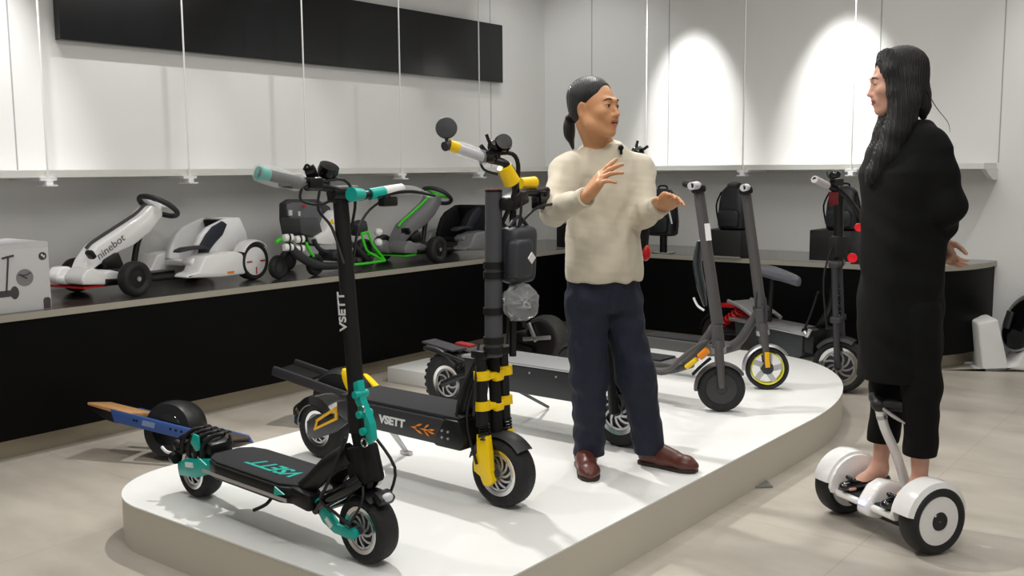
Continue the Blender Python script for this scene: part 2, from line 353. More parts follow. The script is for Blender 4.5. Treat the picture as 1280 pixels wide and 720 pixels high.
def bolt_row(m, pts, r=0.005, ax=(0, 1, 0), h=0.004):
    for p in pts: p = Vector(p); m.cyl(p - Vector(ax) * h, p + Vector(ax) * h, r, n=8)
def stretch(a, b, t): return Vector(a) * (1 - t) + Vector(b) * t
# ================================================================== teal scooter
F1 = wheel_frame((250, 618), (462, 701), PZ); R1 = 0.108
s1 = tag(F1.empty('electric_scooter'), 'black and teal electric scooter at the near corner of the white platform', 'scooter')
wr = wheel(s1, (0.012, 0, R1), R1, 0.082, spokes=8)
wf = wheel(s1, (F1.L, 0, R1), R1, 0.082, spokes=9)
# deck
dk = [(0.20, 0.055), (0.235, 0.095), (0.30, 0.112), (0.68, 0.112), (0.745, 0.085), (0.775, 0.05)]
ol = dk + [(x, -y) for x, y in reversed(dk)]
M().prism(ol, 0.146, 0.202, 'xy', 0.008).out('deck', BLACK, s1, ang=50)
g = M().prism([(0.215 + (x - 0.215) * 0.97, y * 0.93) for x, y in ol], 0.202, 0.210, 'xy', 0.003).out('deck_pad', GRIP, s1, ang=50)
text('VSETT', 0.085, frame_mx((0.535, -0.015, 0.2108), (-1, 0, 0), (0, -1, 0)), TEAL, g, 'lettering', 0.0004, 0.35, 1.1, 0.002)
M().box((0.47, -0.1135, 0.164), (0.50, 0.003, 0.012)).out('side_rail', ALU, s1)
for q in ([(0.20, 0.172), (0.25, 0.190), (0.205, 0.206)], [(0.655, 0.168), (0.71, 0.183), (0.66, 0.199)]): M().prism(q, -0.117, -0.112, 'xz').out('teal_marker', TEAL, s1)
# rear: teal swing arm, fender hoops, lights
for sg in (-1, 1):
    M().prism([(-0.03, 0.085), (-0.03, 0.135), (0.03, 0.160), (0.20, 0.190), (0.235, 0.175), (0.20, 0.138), (0.09, 0.098)], sg * 0.060 - 0.008, sg * 0.060 + 0.008, 'xz', 0.004).out('rear_swing_arm', TEAL, s1)
    a = M().box((0.055, sg * 0.070, 0.142), (0.05, 0.006, 0.018), (0, -0.12, 0)).out('sticker', PRINTW, s1)
m = M()
fender(m, (0.012, 0, R1), R1 + 0.028, 0.10, 35, 165)
for sg in (-1, 1):
    for k_ in range(4):
        x0 = 0.0 + k_ * 0.045
        m.tube([(x0 - 0.01, sg * 0.058, 0.17), (x0 + 0.0, sg * 0.058, 0.225), (x0 + 0.03, sg * 0.035, 0.262), (x0 + 0.05, 0, 0.268)], 0.008, 8)
m.box((0.12, 0, 0.215), (0.10, 0.10, 0.05), (0, 0.1, 0), 0.015)
m.ell((-0.05, -0.052, 0.195), (0.022, 0.018, 0.022)); m.ell((-0.05, 0.052, 0.195), (0.022, 0.018, 0.022))
m.cyl((-0.055, -0.07, 0.155), (-0.03, -0.07, 0.15), 0.022)
m.out('rear_fender', BLACK, s1)
M().prism([(0.065, 0.225), (0.085, 0.265), (0.12, 0.262), (0.125, 0.21), (0.10, 0.20)], -0.068, -0.060, 'xz', 0.003).out('fender_bracket', TEAL, s1)
M().tube([(-0.07, -0.06, 0.16), (-0.095, -0.075, 0.165), (-0.12, -0.08, 0.18)], 0.006).out('rear_reflector_stalk', PRINTW, s1)
# neck: wishbone from deck to head
m = M()
for sg in (-1, 1):
    m.tube([(0.70, sg * 0.055, 0.168), (0.78, sg * 0.052, 0.225), (0.87, sg * 0.045, 0.30), (0.95, sg * 0.03, 0.345)], [0.022, 0.024, 0.026, 0.028], 10, flat=1.3)
m.box((0.75, 0, 0.172), (0.12, 0.19, 0.06), (0, 0.1, 0), 0.012)
m.out('neck_frame', BLACK, s1)
HT, HB = Vector((0.955, 0, 0.43)), Vector((1.005, 0, 0.265))
m = M().cyl(HB, HT, 0.032, 0.030, 24); m.box((0.975, 0, 0.31), (0.075, 0.09, 0.12), (0, -0.29, 0), 0.012)
m.out('head_tube', MATTE, s1)
# front arch, swing arm, fender
m = M()
for sg in (-1, 1):
    m.tube([(1.0, sg * 0.03, 0.275), (0.965, sg * 0.05, 0.245), (0.90, sg * 0.058, 0.205), (0.835, sg * 0.058, 0.165), (0.812, sg * 0.058, 0.14)], [0.026, 0.024, 0.022, 0.020, 0.018], 10)
m.cyl((0.815, -0.075, 0.148), (0.815, 0.075, 0.148), 0.018)
m.out('front_fork', BLACKG, s1)
for sg in (-1, 1):
    M().prism([(0.795, 0.165), (0.825, 0.185), (0.86, 0.165), (0.915, 0.118), (1.0, 0.122), (1.01, 0.100), (0.985, 0.085), (0.90, 0.088), (0.845, 0.110)], sg * 0.060 - 0.009, sg * 0.060 + 0.009, 'xz', 0.004).out('front_swing_arm', TEAL, s1)
    M().box((0.88, sg * 0.0705, 0.118), (0.035, 0.004, 0.016), (0, 0.7, 0)).out('sticker', PRINTW, s1)
m = M(); fender(m, (F1.L, 0, R1), R1 + 0.014, 0.086, 58, 125, lip=0.12); m.tube([(0.90, 0.0, 0.225), (0.945, 0, 0.245), (1.0, 0, 0.25)], 0.014)
m.box((1.065, 0, 0.222), (0.045, 0.06, 0.03), (0, 0.5, 0), 0.008); m.out('front_fender', BLACK, s1)
part(M().ell((1.082, 0, 0.226), (0.014, 0.02, 0.014)).out('front_light', GLASS, s1), 'small clear front lamp')
m = M(); m.tube([(0.95, -0.05, 0.40), (0.91, -0.09, 0.26), (0.86, -0.085, 0.19), (0.92, -0.075, 0.16), (0.99, -0.07, 0.13)], 0.005)
m.tube([(1.0, -0.03, 0.27), (1.035, -0.06, 0.22), (0.99, -0.075, 0.14)], 0.004); m.tube([(0.95, 0.05, 0.40), (1.05, 0.06, 0.30), (1.02, 0.06, 0.2)], 0.005)
m.out('cable', RUBS, s1)
# stem with folding clamp
ST = F1.p(425, 243); SB = HT
m = M().cyl(stretch(HT, ST, 0.02), ST, 0.026, 0.024, 24); m.cyl(HT - Vector((0, 0, 0.02)), stretch(HT, ST, 0.14), 0.034, 0.031, 24); m.out('stem', BLACK, s1)
stv = (ST - HT).normalized()
text('VSETT', 0.046, frame_mx(stretch(HT, ST, 0.50) + Vector((0.0, -0.0285, 0)), stv, (-1, 0, 0)), PRINTW, s1, 'stem_lettering', 0.001, 0, 0.95, 0.001)
m = M(); q0 = F1.p(449, 478, -0.03); q1 = F1.p(463, 548, -0.03)
m.prism([(q0.x - 0.012, q0.z), (q0.x + 0.012, q0.z + 0.01), (q0.x + 0.024, q0.z - 0.05), (q1.x + 0.018, q1.z + 0.05), (q1.x + 0.024, q1.z), (q1.x - 0.002, q1.z - 0.02), (q1.x - 0.012, q1.z + 0.06), (q0.x - 0.004, q0.z - 0.06)], -0.046, -0.020, 'xz', 0.004)
for t_ in (0.2, 0.55, 0.85): m.cyl(stretch(q0, q1, t_) + Vector((0.002, -0.03, 0)), stretch(q0, q1, t_) + Vector((0.002, 0.02, 0)), 0.012, n=12)
m.out('folding_latch', TEAL, s1)
m = M(); ring_y(m, (1.03, 0, 0.50), 0.012, 0.0025, -0.05); ring_y(m, (1.04, 0, 0.40), 0.012, 0.0025, -0.05); m.out('key_ring', CHROME, s1)
# handlebar, grips in plastic wrap, cockpit
NL = F1.p(323, 216, -0.335); NI = F1.p(384, 230, -0.16); NC = F1.p(430, 241, 0.0); FI = F1.p(462, 243, 0.08); FJ = F1.p(487, 237, 0.17); FE = F1.p(502, 236, 0.22)
m = M().tube([NL, NI, F1.p(415, 236, -0.05), F1.p(445, 246, 0.03), FI, FE], 0.013, 12); m.box(ST, (0.05, 0.07, 0.05), (0, 0, 0), 0.01)
m.cyl(NC + Vector((0, -0.05, 0)), NC + Vector((0, 0.05, 0)), 0.022); m.out('handlebar', BLACK, s1)
M().cyl(stretch(NL, NI, 0.0), stretch(NL, NI, 0.18), 0.019, n=16).out('grip_collar', TEAL, s1); M().cyl(F1.p(439, 243, -0.02), F1.p(452, 243, 0.03), 0.022, 0.018).out('bar_clamp', TEAL, s1); M().cyl(FI, stretch(FI, FE, 0.42), 0.018, 0.018, 16).out('grip_collar', TEAL, s1)
M().cyl(stretch(NL, NI, 0.18), stretch(NL, NI, 0.80), 0.016, n=16).out('grip', GRIP, s1)
M().cyl(stretch(FI, FE, 0.42), FE, 0.018, 0.017, n=16).out('grip', PRINTW, s1)
w1 = M().lathe([(0.004, -0.01), (0.026, 0.0), (0.028, 0.03), (0.031, 0.07), (0.024, 0.11), (0.029, 0.14), (0.016, 0.16)], NL, NI - NL, 14).out('plastic_wrap', WRAP, s1)
part(w1, 'clear plastic wrap over the grip')
m = M(); cp = F1.p(393, 222, -0.12)
m.cyl(F1.p(395, 214, -0.12), F1.p(383, 218, -0.14) , 0.022, 0.018, 20); cc = F1.p(410, 213, -0.06)
m.lathe([(0.004, -0.02), (0.028, -0.018), (0.032, 0.0), (0.030, 0.016), (0.004, 0.018)], cc, (0.6, 0, 1), 24)
m.tube([F1.p(380, 212, -0.15), F1.p(384, 206, -0.15), F1.p(392, 214, -0.13)], 0.004); m.box(F1.p(396, 232, -0.1), (0.05, 0.07, 0.03), (0, 0, 0.1), 0.008)
m.out('display_unit', BLACKG, s1)
m = M().tube([F1.p(384, 231, -0.17), F1.p(372, 234, -0.2), F1.p(350, 231, -0.27)], 0.006); m.box(F1.p(392, 229, -0.14), (0.04, 0.05, 0.035), (0, 0, 0), 0.008); m.out('brake_lever', BLACK, s1)
M().box(F1.p(485, 252, 0.16), (0.03, 0.07, 0.03), (0, 0, 0.2), 0.006).out('throttle_unit', BLACK, s1)
m = M().tube([F1.p(470, 245, 0.1), F1.p(500, 240, 0.2), F1.p(520, 240, 0.26), F1.p(544, 245, 0.32)], [0.008, 0.007, 0.006, 0.004]); m.out('brake_lever', BLACK, s1)
M().tube([F1.p(497, 237, 0.2), F1.p(520, 238, 0.27), F1.p(540, 246, 0.33)], [0.016, 0.012, 0.004], 8).out('plastic_wrap', WRAP, s1)
m = M()
for pts in ([F1.p(400, 236, -0.1), F1.p(398, 262, -0.05), F1.p(415, 285, -0.03), F1.p(430, 330, -0.03)], [F1.p(488, 245, 0.16), F1.p(462, 262, 0.1), F1.p(447, 290, 0.04), F1.p(440, 340, 0.02)],
            [F1.p(400, 228, -0.1), F1.p(430, 225, -0.02), F1.p(444, 250, 0.03), F1.p(438, 290, 0.03)], [F1.p(378, 232, -0.15), F1.p(376, 250, -0.13), F1.p(398, 256, -0.08), F1.p(415, 250, -0.04)]):
    m.tube(pts, 0.0045, 6)
m.out('cable', RUBS, s1)
m = M().tube([(0.60, -0.08, 0.148), (0.60, -0.11, 0.125), (0.57, -0.14, 0.105)], 0.006); m.out('kickstand', BLACK, s1)
# ================================================================== yellow scooter
F2 = wheel_frame((405, 570), (630, 631), PZ); R2 = 0.128
s2 = tag(F2.empty('electric_scooter'), 'black electric scooter with yellow fork, twin front tubes and flame print, nearest the man', 'scooter')
wheel(s2, (0.005, 0, R2), R2, 0.088, rr=0.075, spokes=10)
wheel(s2, (F2.L, 0, R2), R2, 0.088, rr=0.082, spokes=11)
m = M()
dp = [(0.22, 0.240), (0.30, 0.210), (0.80, 0.210), (0.88, 0.235), (0.88, 0.295), (0.80, 0.312), (0.30, 0.312), (0.22, 0.292)]
m.prism(dp, -0.11, 0.11, 'xz', 0.008).out('deck', DGREY, s2, ang=50)
M().prism([(0.24, 0.311), (0.80, 0.311), (0.87, 0.296), (0.89, 0.325), (0.80, 0.326), (0.24, 0.324)], -0.105, 0.105, 'xz', 0.004).out('deck_pad', GRIP, s2)
M().prism([(0.76, 0.215), (0.78, 0.205), (0.90, 0.205), (0.915, 0.24), (0.89, 0.315), (0.82, 0.315), (0.79, 0.26)], -0.114, 0.114, 'xz', 0.008).out('front_bracket', BLACK, s2)
a, b = F2.p(489, 527, -0.113), F2.p(530, 537, -0.113)
text('VSETT', 0.042, frame_mx((a.x, -0.1115, a.z), (1, 0, 0), (0, 0, 1)), PRINTW, s2, 'lettering', 0.0008, 0.1, 1.2, 0.002)
fl = M()
for dx, dz, ln_, an in ((0, 0, .05, 0), (-.03, .012, .045, .35), (-.03, -.012, .045, -.35), (.012, .014, .035, .6), (.012, -.014, .035, -.6), (.035, .004, .04, .12), (.035, -.006, .04, -.12), (-.055, 0, .035, 0)):
    ca, sa = math.cos(an), math.sin(an); R_ = lambda u_, v_: (b.x + dx + u_ * ca - v_ * sa, b.z + dz + u_ * sa + v_ * ca)
    fl.prism([R_(-ln_ / 2, 0), R_(0.004, 0.0042), R_(ln_ / 2, 0), R_(0.004, -0.0042)], -0.1125, -0.111, 'xz')
fl.out('flame_print', ORANGE, s2)
m = M(); bolt_row(m, [(x, -0.116, z) for x in (0.815, 0.845) for z in (0.245, 0.27)]); m.out('bolt', ALU, s2)
# rear: polished guard with yellow plate
m = M(); fender(m, (0.005, 0, R2), R2 + 0.014, 0.115, 20, 178, lip=0.8); m.out('rear_fender', mat('smoked chrome', rgb(95, 95, 95), 0.12, 0.9), s2)
for sg in (-1, 1):
    M().prism([(-0.02, 0.10), (-0.02, 0.165), (0.05, 0.205), (0.22, 0.235), (0.24, 0.20), (0.16, 0.145), (0.04, 0.098)], sg * 0.064 - 0.008, sg * 0.064 + 0.008, 'xz', 0.004).out('rear_swing_arm', GUN, s2)
m = M()
for q in ([(-0.07, 0.165), (0.11, 0.215), (0.12, 0.200), (-0.06, 0.152)], [(-0.09, 0.125), (0.125, 0.165), (0.12, 0.150), (-0.085, 0.112)], [(-0.09, 0.112), (-0.06, 0.168), (-0.045, 0.166), (-0.072, 0.115)], [(0.10, 0.155), (0.105, 0.215), (0.125, 0.218), (0.125, 0.155)]):
    m.prism([(x * 0.72 + 0.10, z * 0.85 + 0.055 + x * 0.18) for x, z in q], -0.082, -0.074, 'xz', 0.002)
m.out('yellow_plate', mat('amber paint', rgb(235, 175, 10), 0.35), s2)
m = M().box((0.12, -0.076, 0.210), (0.05, 0.006, 0.012), (0, -0.32, 0)); m.out('plate_insert', MATTE, s2)
M().tube([(-0.10, -0.02, 0.23), (-0.135, -0.04, 0.20), (-0.125, -0.05, 0.17)], 0.006).out('hook', BLACK, s2)
# kickstand
kg = F2.loc(onz(508, 568, PZ)); m = M().tube([(kg.x + 0.01, 0.07, 0.22), (kg.x + 0.005, kg.y * 0.7, 0.10), (kg.x, kg.y, 0.012)], [0.014, 0.012, 0.010]); m.box((kg.x, kg.y, 0.009), (0.055, 0.022, 0.014)); m.out('kickstand', ALU, s2)
# neck
m = M()
for sg in (-1, 1): m.tube([(0.82, sg * 0.05, 0.28), (0.86, sg * 0.045, 0.35), (0.89, sg * 0.035, 0.45), (0.935, sg * 0.02, 0.53)], [0.026, 0.022, 0.020, 0.024], 10)
m.box((0.86, 0, 0.36), (0.03, 0.07, 0.18), (0, 0.35, 0), 0.008)
m.out('neck_frame', BLACK, s2)
# twin front tubes (each side of the wheel), clamps, yellow fork legs
for sg, px in ((-1, 617), (1, 640)):
    y = 0.062 * sg
    tp = F2.p(px, 452, y); lo = Vector((0.972, y, 0.345))
    M().cyl(Vector((0.962, y, 0.30)), Vector((0.955, y, 0.56)), 0.024, 0.021, 20).out('fork_tube', BLACK, s2)
    sp = M(); spring(sp, (0.972, y, 0.255), (0.968, y, 0.31), 0.020, 0.004, 5); sp.out('fork_spring', BLACKG, s2)
    M().prism([(0.945, 0.27), (0.995, 0.27), (1.005, 0.20), (1.01, 0.135), (1.02, 0.105), (1.0, 0.085), (0.975, 0.085), (0.962, 0.115), (0.93, 0.13), (0.925, 0.18), (0.945, 0.20)], y - 0.014, y + 0.014, 'xz', 0.004).out('fork_leg', YEL, s2)
for z in (0.485, 0.375):
    m = M()
    for sg in (-1, 1): m.cyl((0.965, 0.062 * sg, z - 0.016), (0.963, 0.062 * sg, z + 0.016), 0.030, n=22)
    m.box((0.975, 0, z - 0.004), (0.03, 0.10, 0.024), (0, 0, 0), 0.005); m.box((0.985, 0, z - 0.012), (0.03, 0.045, 0.03), (0, 0, 0), 0.008); m.out('fork_clamp', YEL, s2)
m = M().cyl((0.98, 0, 0.25), (0.965, 0, 0.56), 0.022); m.out('head_tube', MATTE, s2)
m = M(); fender(m, (F2.L, 0, R2), R2 + 0.014, 0.085, 42, 165, lip=0.15); m.out('front_fender', DGREY, s2)
m = M(); bolt_row(m, [(0.93, -0.03 + 0.02 * i, 0.545) for i in range(4)], 0.006, (1, 0, 0), 0.03); m.box((0.955, 0, 0.56), (0.06, 0.16, 0.03), (0, 0, 0), 0.006); m.out('crown_plate', BLACK, s2)
# stem: thick tube at left and cables, latch collars
S2 = F2.p(617, 240, -0.03); B2 = F2.p(617, 445, -0.03)
m = M().cyl(B2, S2, 0.033, 0.030, 24); m.out('stem', mat('satin dark grey', rgb(72, 72, 76), 0.4), s2)
for t_ in (0.28, 0.50, 0.56, 0.10, 0.04): M().cyl(stretch(B2, S2, t_) - Vector((0, 0, 0.012)), stretch(B2, S2, t_) + Vector((0, 0, 0.012)), 0.037, n=24).out('stem_collar', BLACK, s2)
M().cyl(S2, S2 + Vector((0, 0, 0.008)), 0.031).out('stem_rim', BLACK, s2); M().box(stretch(B2, S2, 0.60) + Vector((0, 0.04, 0)), (0.05, 0.06, 0.04), (0, 0, 0), 0.01).out('stem_bracket', BLACK, s2)
m = M().cyl(stretch(B2, S2, 0.995), stretch(B2, S2, 1.0) + Vector((0, 0, 0.011)), 0.024); m.out('stem_cap', mat('copper ring', rgb(170, 95, 60), 0.4, 0.5), s2)
# handlebar
a = F2.p(561, 181, -0.27); b = F2.p(608, 198, -0.10); c = F2.p(632, 205, -0.05); d = F2.p(646, 243, 0.06); e = F2.p(676, 240, 0.21); e2 = F2.p(684, 238, 0.25)
m = M().tube([a, b, c, F2.p(643, 222, 0.02), d, F2.p(658, 241, 0.12), e, e2], 0.014, 12)
m.tube([F2.p(612, 193, -0.09), F2.p(640, 192, -0.02), F2.p(648, 212, 0.01), F2.p(640, 250, 0.0), F2.p(625, 285, 0.0)], 0.008)
m.box(F2.p(643, 250, 0.04), (0.07, 0.09, 0.05), (0.3, 0, 0), 0.012); m.box(F2.p(634, 255, 0.0), (0.06, 0.07, 0.045), (0, 0, 0), 0.012); m.out('handlebar', BLACK, s2)
M().cyl(F2.p(630, 208, -0.05), F2.p(640, 228, -0.01), 0.026, 0.030, 18).out('bar_clamp', YEL, s2); M().cyl(F2.p(650, 229, 0.10), F2.p(668, 228, 0.18), 0.020, 0.022, 18).out('grip_collar', YEL, s2); M().cyl(stretch(a, b, -0.02), stretch(a, b, 0.22), 0.019, n=18).out('grip_collar', YEL, s2)
M().cyl(stretch(a, b, 0.22), b, 0.016, n=16).out('grip', mat('clear grip', rgb(190, 190, 195), 0.3), s2)
M().lathe([(0.004, -0.008), (0.024, 0.0), (0.027, 0.05), (0.023, 0.10), (0.026, 0.13), (0.012, 0.15)], stretch(a, b, 0.2), b - a, 14).out('plastic_wrap', WRAP, s2)
mc = F2.p(558, 160, -0.28)
m = M().lathe([(0.003, -0.012), (0.030, -0.010), (0.036, 0.0), (0.033, 0.008), (0.003, 0.010)], mc, (0.55, -0.65, 0.15), 28); m.tube([mc, mc + Vector((0, 0, -0.035)), a + Vector((0, -0.01, 0.0))], 0.006); m.cyl(a + Vector((0, -0.02, -0.006)), a + Vector((0, 0.005, -0.0)), 0.016); m.out('mirror', DGREY, s2)
m = M(); cc = F2.p(629, 179, -0.05)
m.lathe([(0.003, -0.02), (0.028, -0.018), (0.032, 0.0), (0.028, 0.016), (0.003, 0.018)], cc, (0.6, -0.4, 0.3), 24); m.ell(F2.p(617, 183, -0.07), (0.022, 0.022, 0.022))
m.tube([F2.p(608, 168, -0.1), F2.p(612, 178, -0.09), F2.p(620, 190, -0.07)], 0.006); m.tube([F2.p(601, 182, -0.12), F2.p(608, 190, -0.1), F2.p(622, 196, -0.07)], 0.008); m.box(F2.p(612, 196, -0.09), (0.05, 0.07, 0.04), (0, 0, 0), 0.01); m.out('display_unit', BLACKG, s2)
m = M().box(F2.p(676, 250, 0.21), (0.05, 0.06, 0.07), (0, 0, 0), 0.01); m.out('throttle_unit', BLACKG, s2)
m = M()
for pts in ([F2.p(600, 200, -0.1), F2.p(605, 212, -0.08), F2.p(622, 218, -0.04)], [F2.p(652, 240, 0.04), F2.p(650, 275, 0.03), F2.p(640, 320, 0.03), F2.p(634, 430, 0.03)], [F2.p(690, 255, 0.2), F2.p(668, 262, 0.12), F2.p(645, 290, 0.05), F2.p(632, 340, 0.02)], [F2.p(598, 430, -0.05), F2.p(594, 480, -0.1), F2.p(592, 520, -0.1)], [(0.93, -0.05, 0.55), (0.87, -0.08, 0.40), (0.86, -0.09, 0.28)], [(0.95, -0.04, 0.54), (0.90, -0.075, 0.33), (0.95, -0.08, 0.16)]):
    m.tube(pts, 0.005, 6)
m.out('cable', RUBS, s2)
M().cyl(F2.p(641, 445, 0.05), F2.p(641, 255, 0.05), 0.013).out('side_rod', BLACK, s2)
bg = F2.p(648, 318, 0.06)
m = M().box(bg, (0.085, 0.14, 0.205), (0, 0.05, 0), 0.03, 3); m.box(bg + Vector((0.03, -0.03, -0.01)), (0.06, 0.10, 0.14), (0, 0.05, 0), 0.02, 3); m.tube([bg + Vector((0, -0.05, 0.10)), bg + Vector((0, 0, 0.135)), bg + Vector((0, 0.05, 0.10))], 0.007); m.out('stem_bag', mat('bag nylon', rgb(52, 54, 60), 0.45, bump=0.3, bscale=300), s2)
M().box(F2.p(659, 322, -0.03) + Vector((0.02, 0, 0)), (0.004, 0.028, 0.028), (0.78, 0, 0)).out('bag_badge', PRINTW, s2)
# wrapped lamp and padded bag carried on the stem
lm = F2.p(651, 378, 0.03)
M().lathe([(0.003, -0.03), (0.05, -0.025), (0.062, 0.0), (0.058, 0.018), (0.003, 0.03)], lm, (0.8, -0.45, 0.1), 28).out('head_lamp', BLACKG, s2)
part(crumple(M().lathe([(0.003, -0.035), (0.035, -0.035), (0.055, -0.03), (0.066, -0.015), (0.068, 0.0), (0.066, 0.012), (0.060, 0.025), (0.040, 0.035), (0.02, 0.05), (0.003, 0.045)], lm, (0.8, -0.45, 0.1), 22).out('plastic_wrap', WRAP, s2), 0.006), 'crumpled clear plastic over the lamp')
M().tube([lm, lm + Vector((0, 0.02, -0.09))], 0.01).tube([lm, lm + Vector((-0.07, -0.02, 0.0))], 0.012).out('lamp_bracket', BLACK, s2)
# ================================================================== third scooter, behind the man
F3 = wheel_frame((562, 514), (778, 556), PZ); R3 = 0.156
s3 = tag(F3.empty('electric_scooter'), 'big black electric scooter with knobbly tyres, half hidden behind the man', 'scooter')
wheel(s3, (0.02, 0, R3), R3, 0.10, rr=0.085, spokes=7); wheel(s3, (F3.L, 0, R3), R3, 0.10, rr=0.098, spokes=9, tread=22)
M().prism([(0.24, 0.185), (0.84, 0.185), (0.90, 0.22), (0.90, 0.318), (0.20, 0.318), (0.20, 0.22)], -0.11, 0.11, 'xz', 0.008).out('deck', DGREY, s3)
M().box((0.55, 0, 0.324), (0.72, 0.24, 0.012), (0, 0, 0), 0.004).out('deck_edge', ALU, s3)
m = M(); bolt_row(m, [(x, -0.112, 0.29) for x in (0.3, 0.45, 0.6, 0.75)]); m.out('bolt', ALU, s3)
for sg in (-1, 1):
    m = M().tube([(0.02, sg * 0.07, R3), (0.12, sg * 0.07, 0.20), (0.26, sg * 0.07, 0.25)], 0.016); m.tube([(-0.12, sg * 0.05, 0.32), (0.0, sg * 0.06, 0.31), (0.14, sg * 0.07, 0.29), (0.25, sg * 0.08, 0.27)], 0.010); m.out('rear_arm', BLACK, s3)
sp = M(); spring(sp, (0.08, -0.03, 0.22), (0.22, -0.03, 0.33), 0.022, 0.006, 6); sp.cyl((0.08, -0.03, 0.22), (0.22, -0.03, 0.33), 0.010); sp.out('rear_spring', BLACKG, s3)
m = M().box((-0.03, 0, 0.335), (0.22, 0.10, 0.012), (0, 0.12, 0), 0.005); m.tube([(-0.10, -0.05, 0.33), (0, -0.06, 0.32), (0.1, -0.06, 0.26)], 0.008); m.out('rear_fender', GUN, s3)
part(M().box((0.13, -0.02, 0.358), (0.10, 0.05, 0.016), (0, 0.06, 0), 0.006).out('footrest_light', mat('tail red', rgb(130, 18, 22), 0.4), s3), 'red tail strip')
kg = F3.loc(onz(685, 511, PZ)); m = M().tube([(0.50, -0.08, 0.19), (kg.x, kg.y, 0.010)], 0.008); m.out('kickstand', DGREY, s3)
m = M()
for sg in (-1, 1): m.cyl((F3.L, sg * 0.07, R3), (1.0, sg * 0.07, 0.52), 0.022, 0.024, 16)
m.box((1.0, 0, 0.50), (0.07, 0.20, 0.05), (0, 0, 0), 0.01); m.out('front_fork', BLACK, s3)
m = M()
for sg in (-1, 1): m.tube([(0.85, sg * 0.05, 0.30), (0.92, sg * 0.05, 0.40), (0.97, sg * 0.03, 0.52)], 0.022)
m.out('neck_frame', BLACK, s3)
m = M(); fender(m, (F3.L, 0, R3), R3 + 0.016, 0.11, 40, 150); m.out('front_fender', DGREY, s3)
M().cyl((1.0, 0, 0.30), (0.98, 0, 1.14), 0.028).out('stem', BLACK, s3)
m = M().tube([(0.93, -0.33, 1.19), (0.96, -0.15, 1.19), (0.98, 0, 1.15), (0.96, 0.15, 1.19), (0.93, 0.31, 1.20)], 0.013); m.box((0.98, 0, 1.15), (0.06, 0.09, 0.05), (0, 0, 0), 0.01); m.out('handlebar', BLACK, s3)
m = M()
for q0, q1 in (((0.93, -0.33, 1.19), (0.95, -0.21, 1.19)), ((0.93, 0.31, 1.20), (0.95, 0.19, 1.195))): m.cyl(q0, q1, 0.019)
m.out('grip', RUBS, s3)
hl = F3.p(797, 192, 0.05); m = M().ell(hl, (0.030, 0.030, 0.036)); m.tube([hl, stretch(hl, (0.98, 0.03, 1.15), 0.5), (0.98, 0.03, 1.15)], 0.012); m.tube([hl + Vector((-0.01, 0, 0.02)), hl + Vector((0.0, -0.0, 0.055))], 0.006)
m.tube([hl, hl + Vector((0.05, 0.0, 0.03))], 0.006); m.out('display_unit', BLACKG, s3)
m = M().box(F3.p(804, 285, -0.02), (0.05, 0.05, 0.22), (0, 0.1, 0), 0.015); m.out('stem_battery', MATTE, s3)
part(M().ell(F3.p(807, 316, -0.02), (0.022, 0.022, 0.035)).out('stem_lamp', RED, s3), 'red lamp')
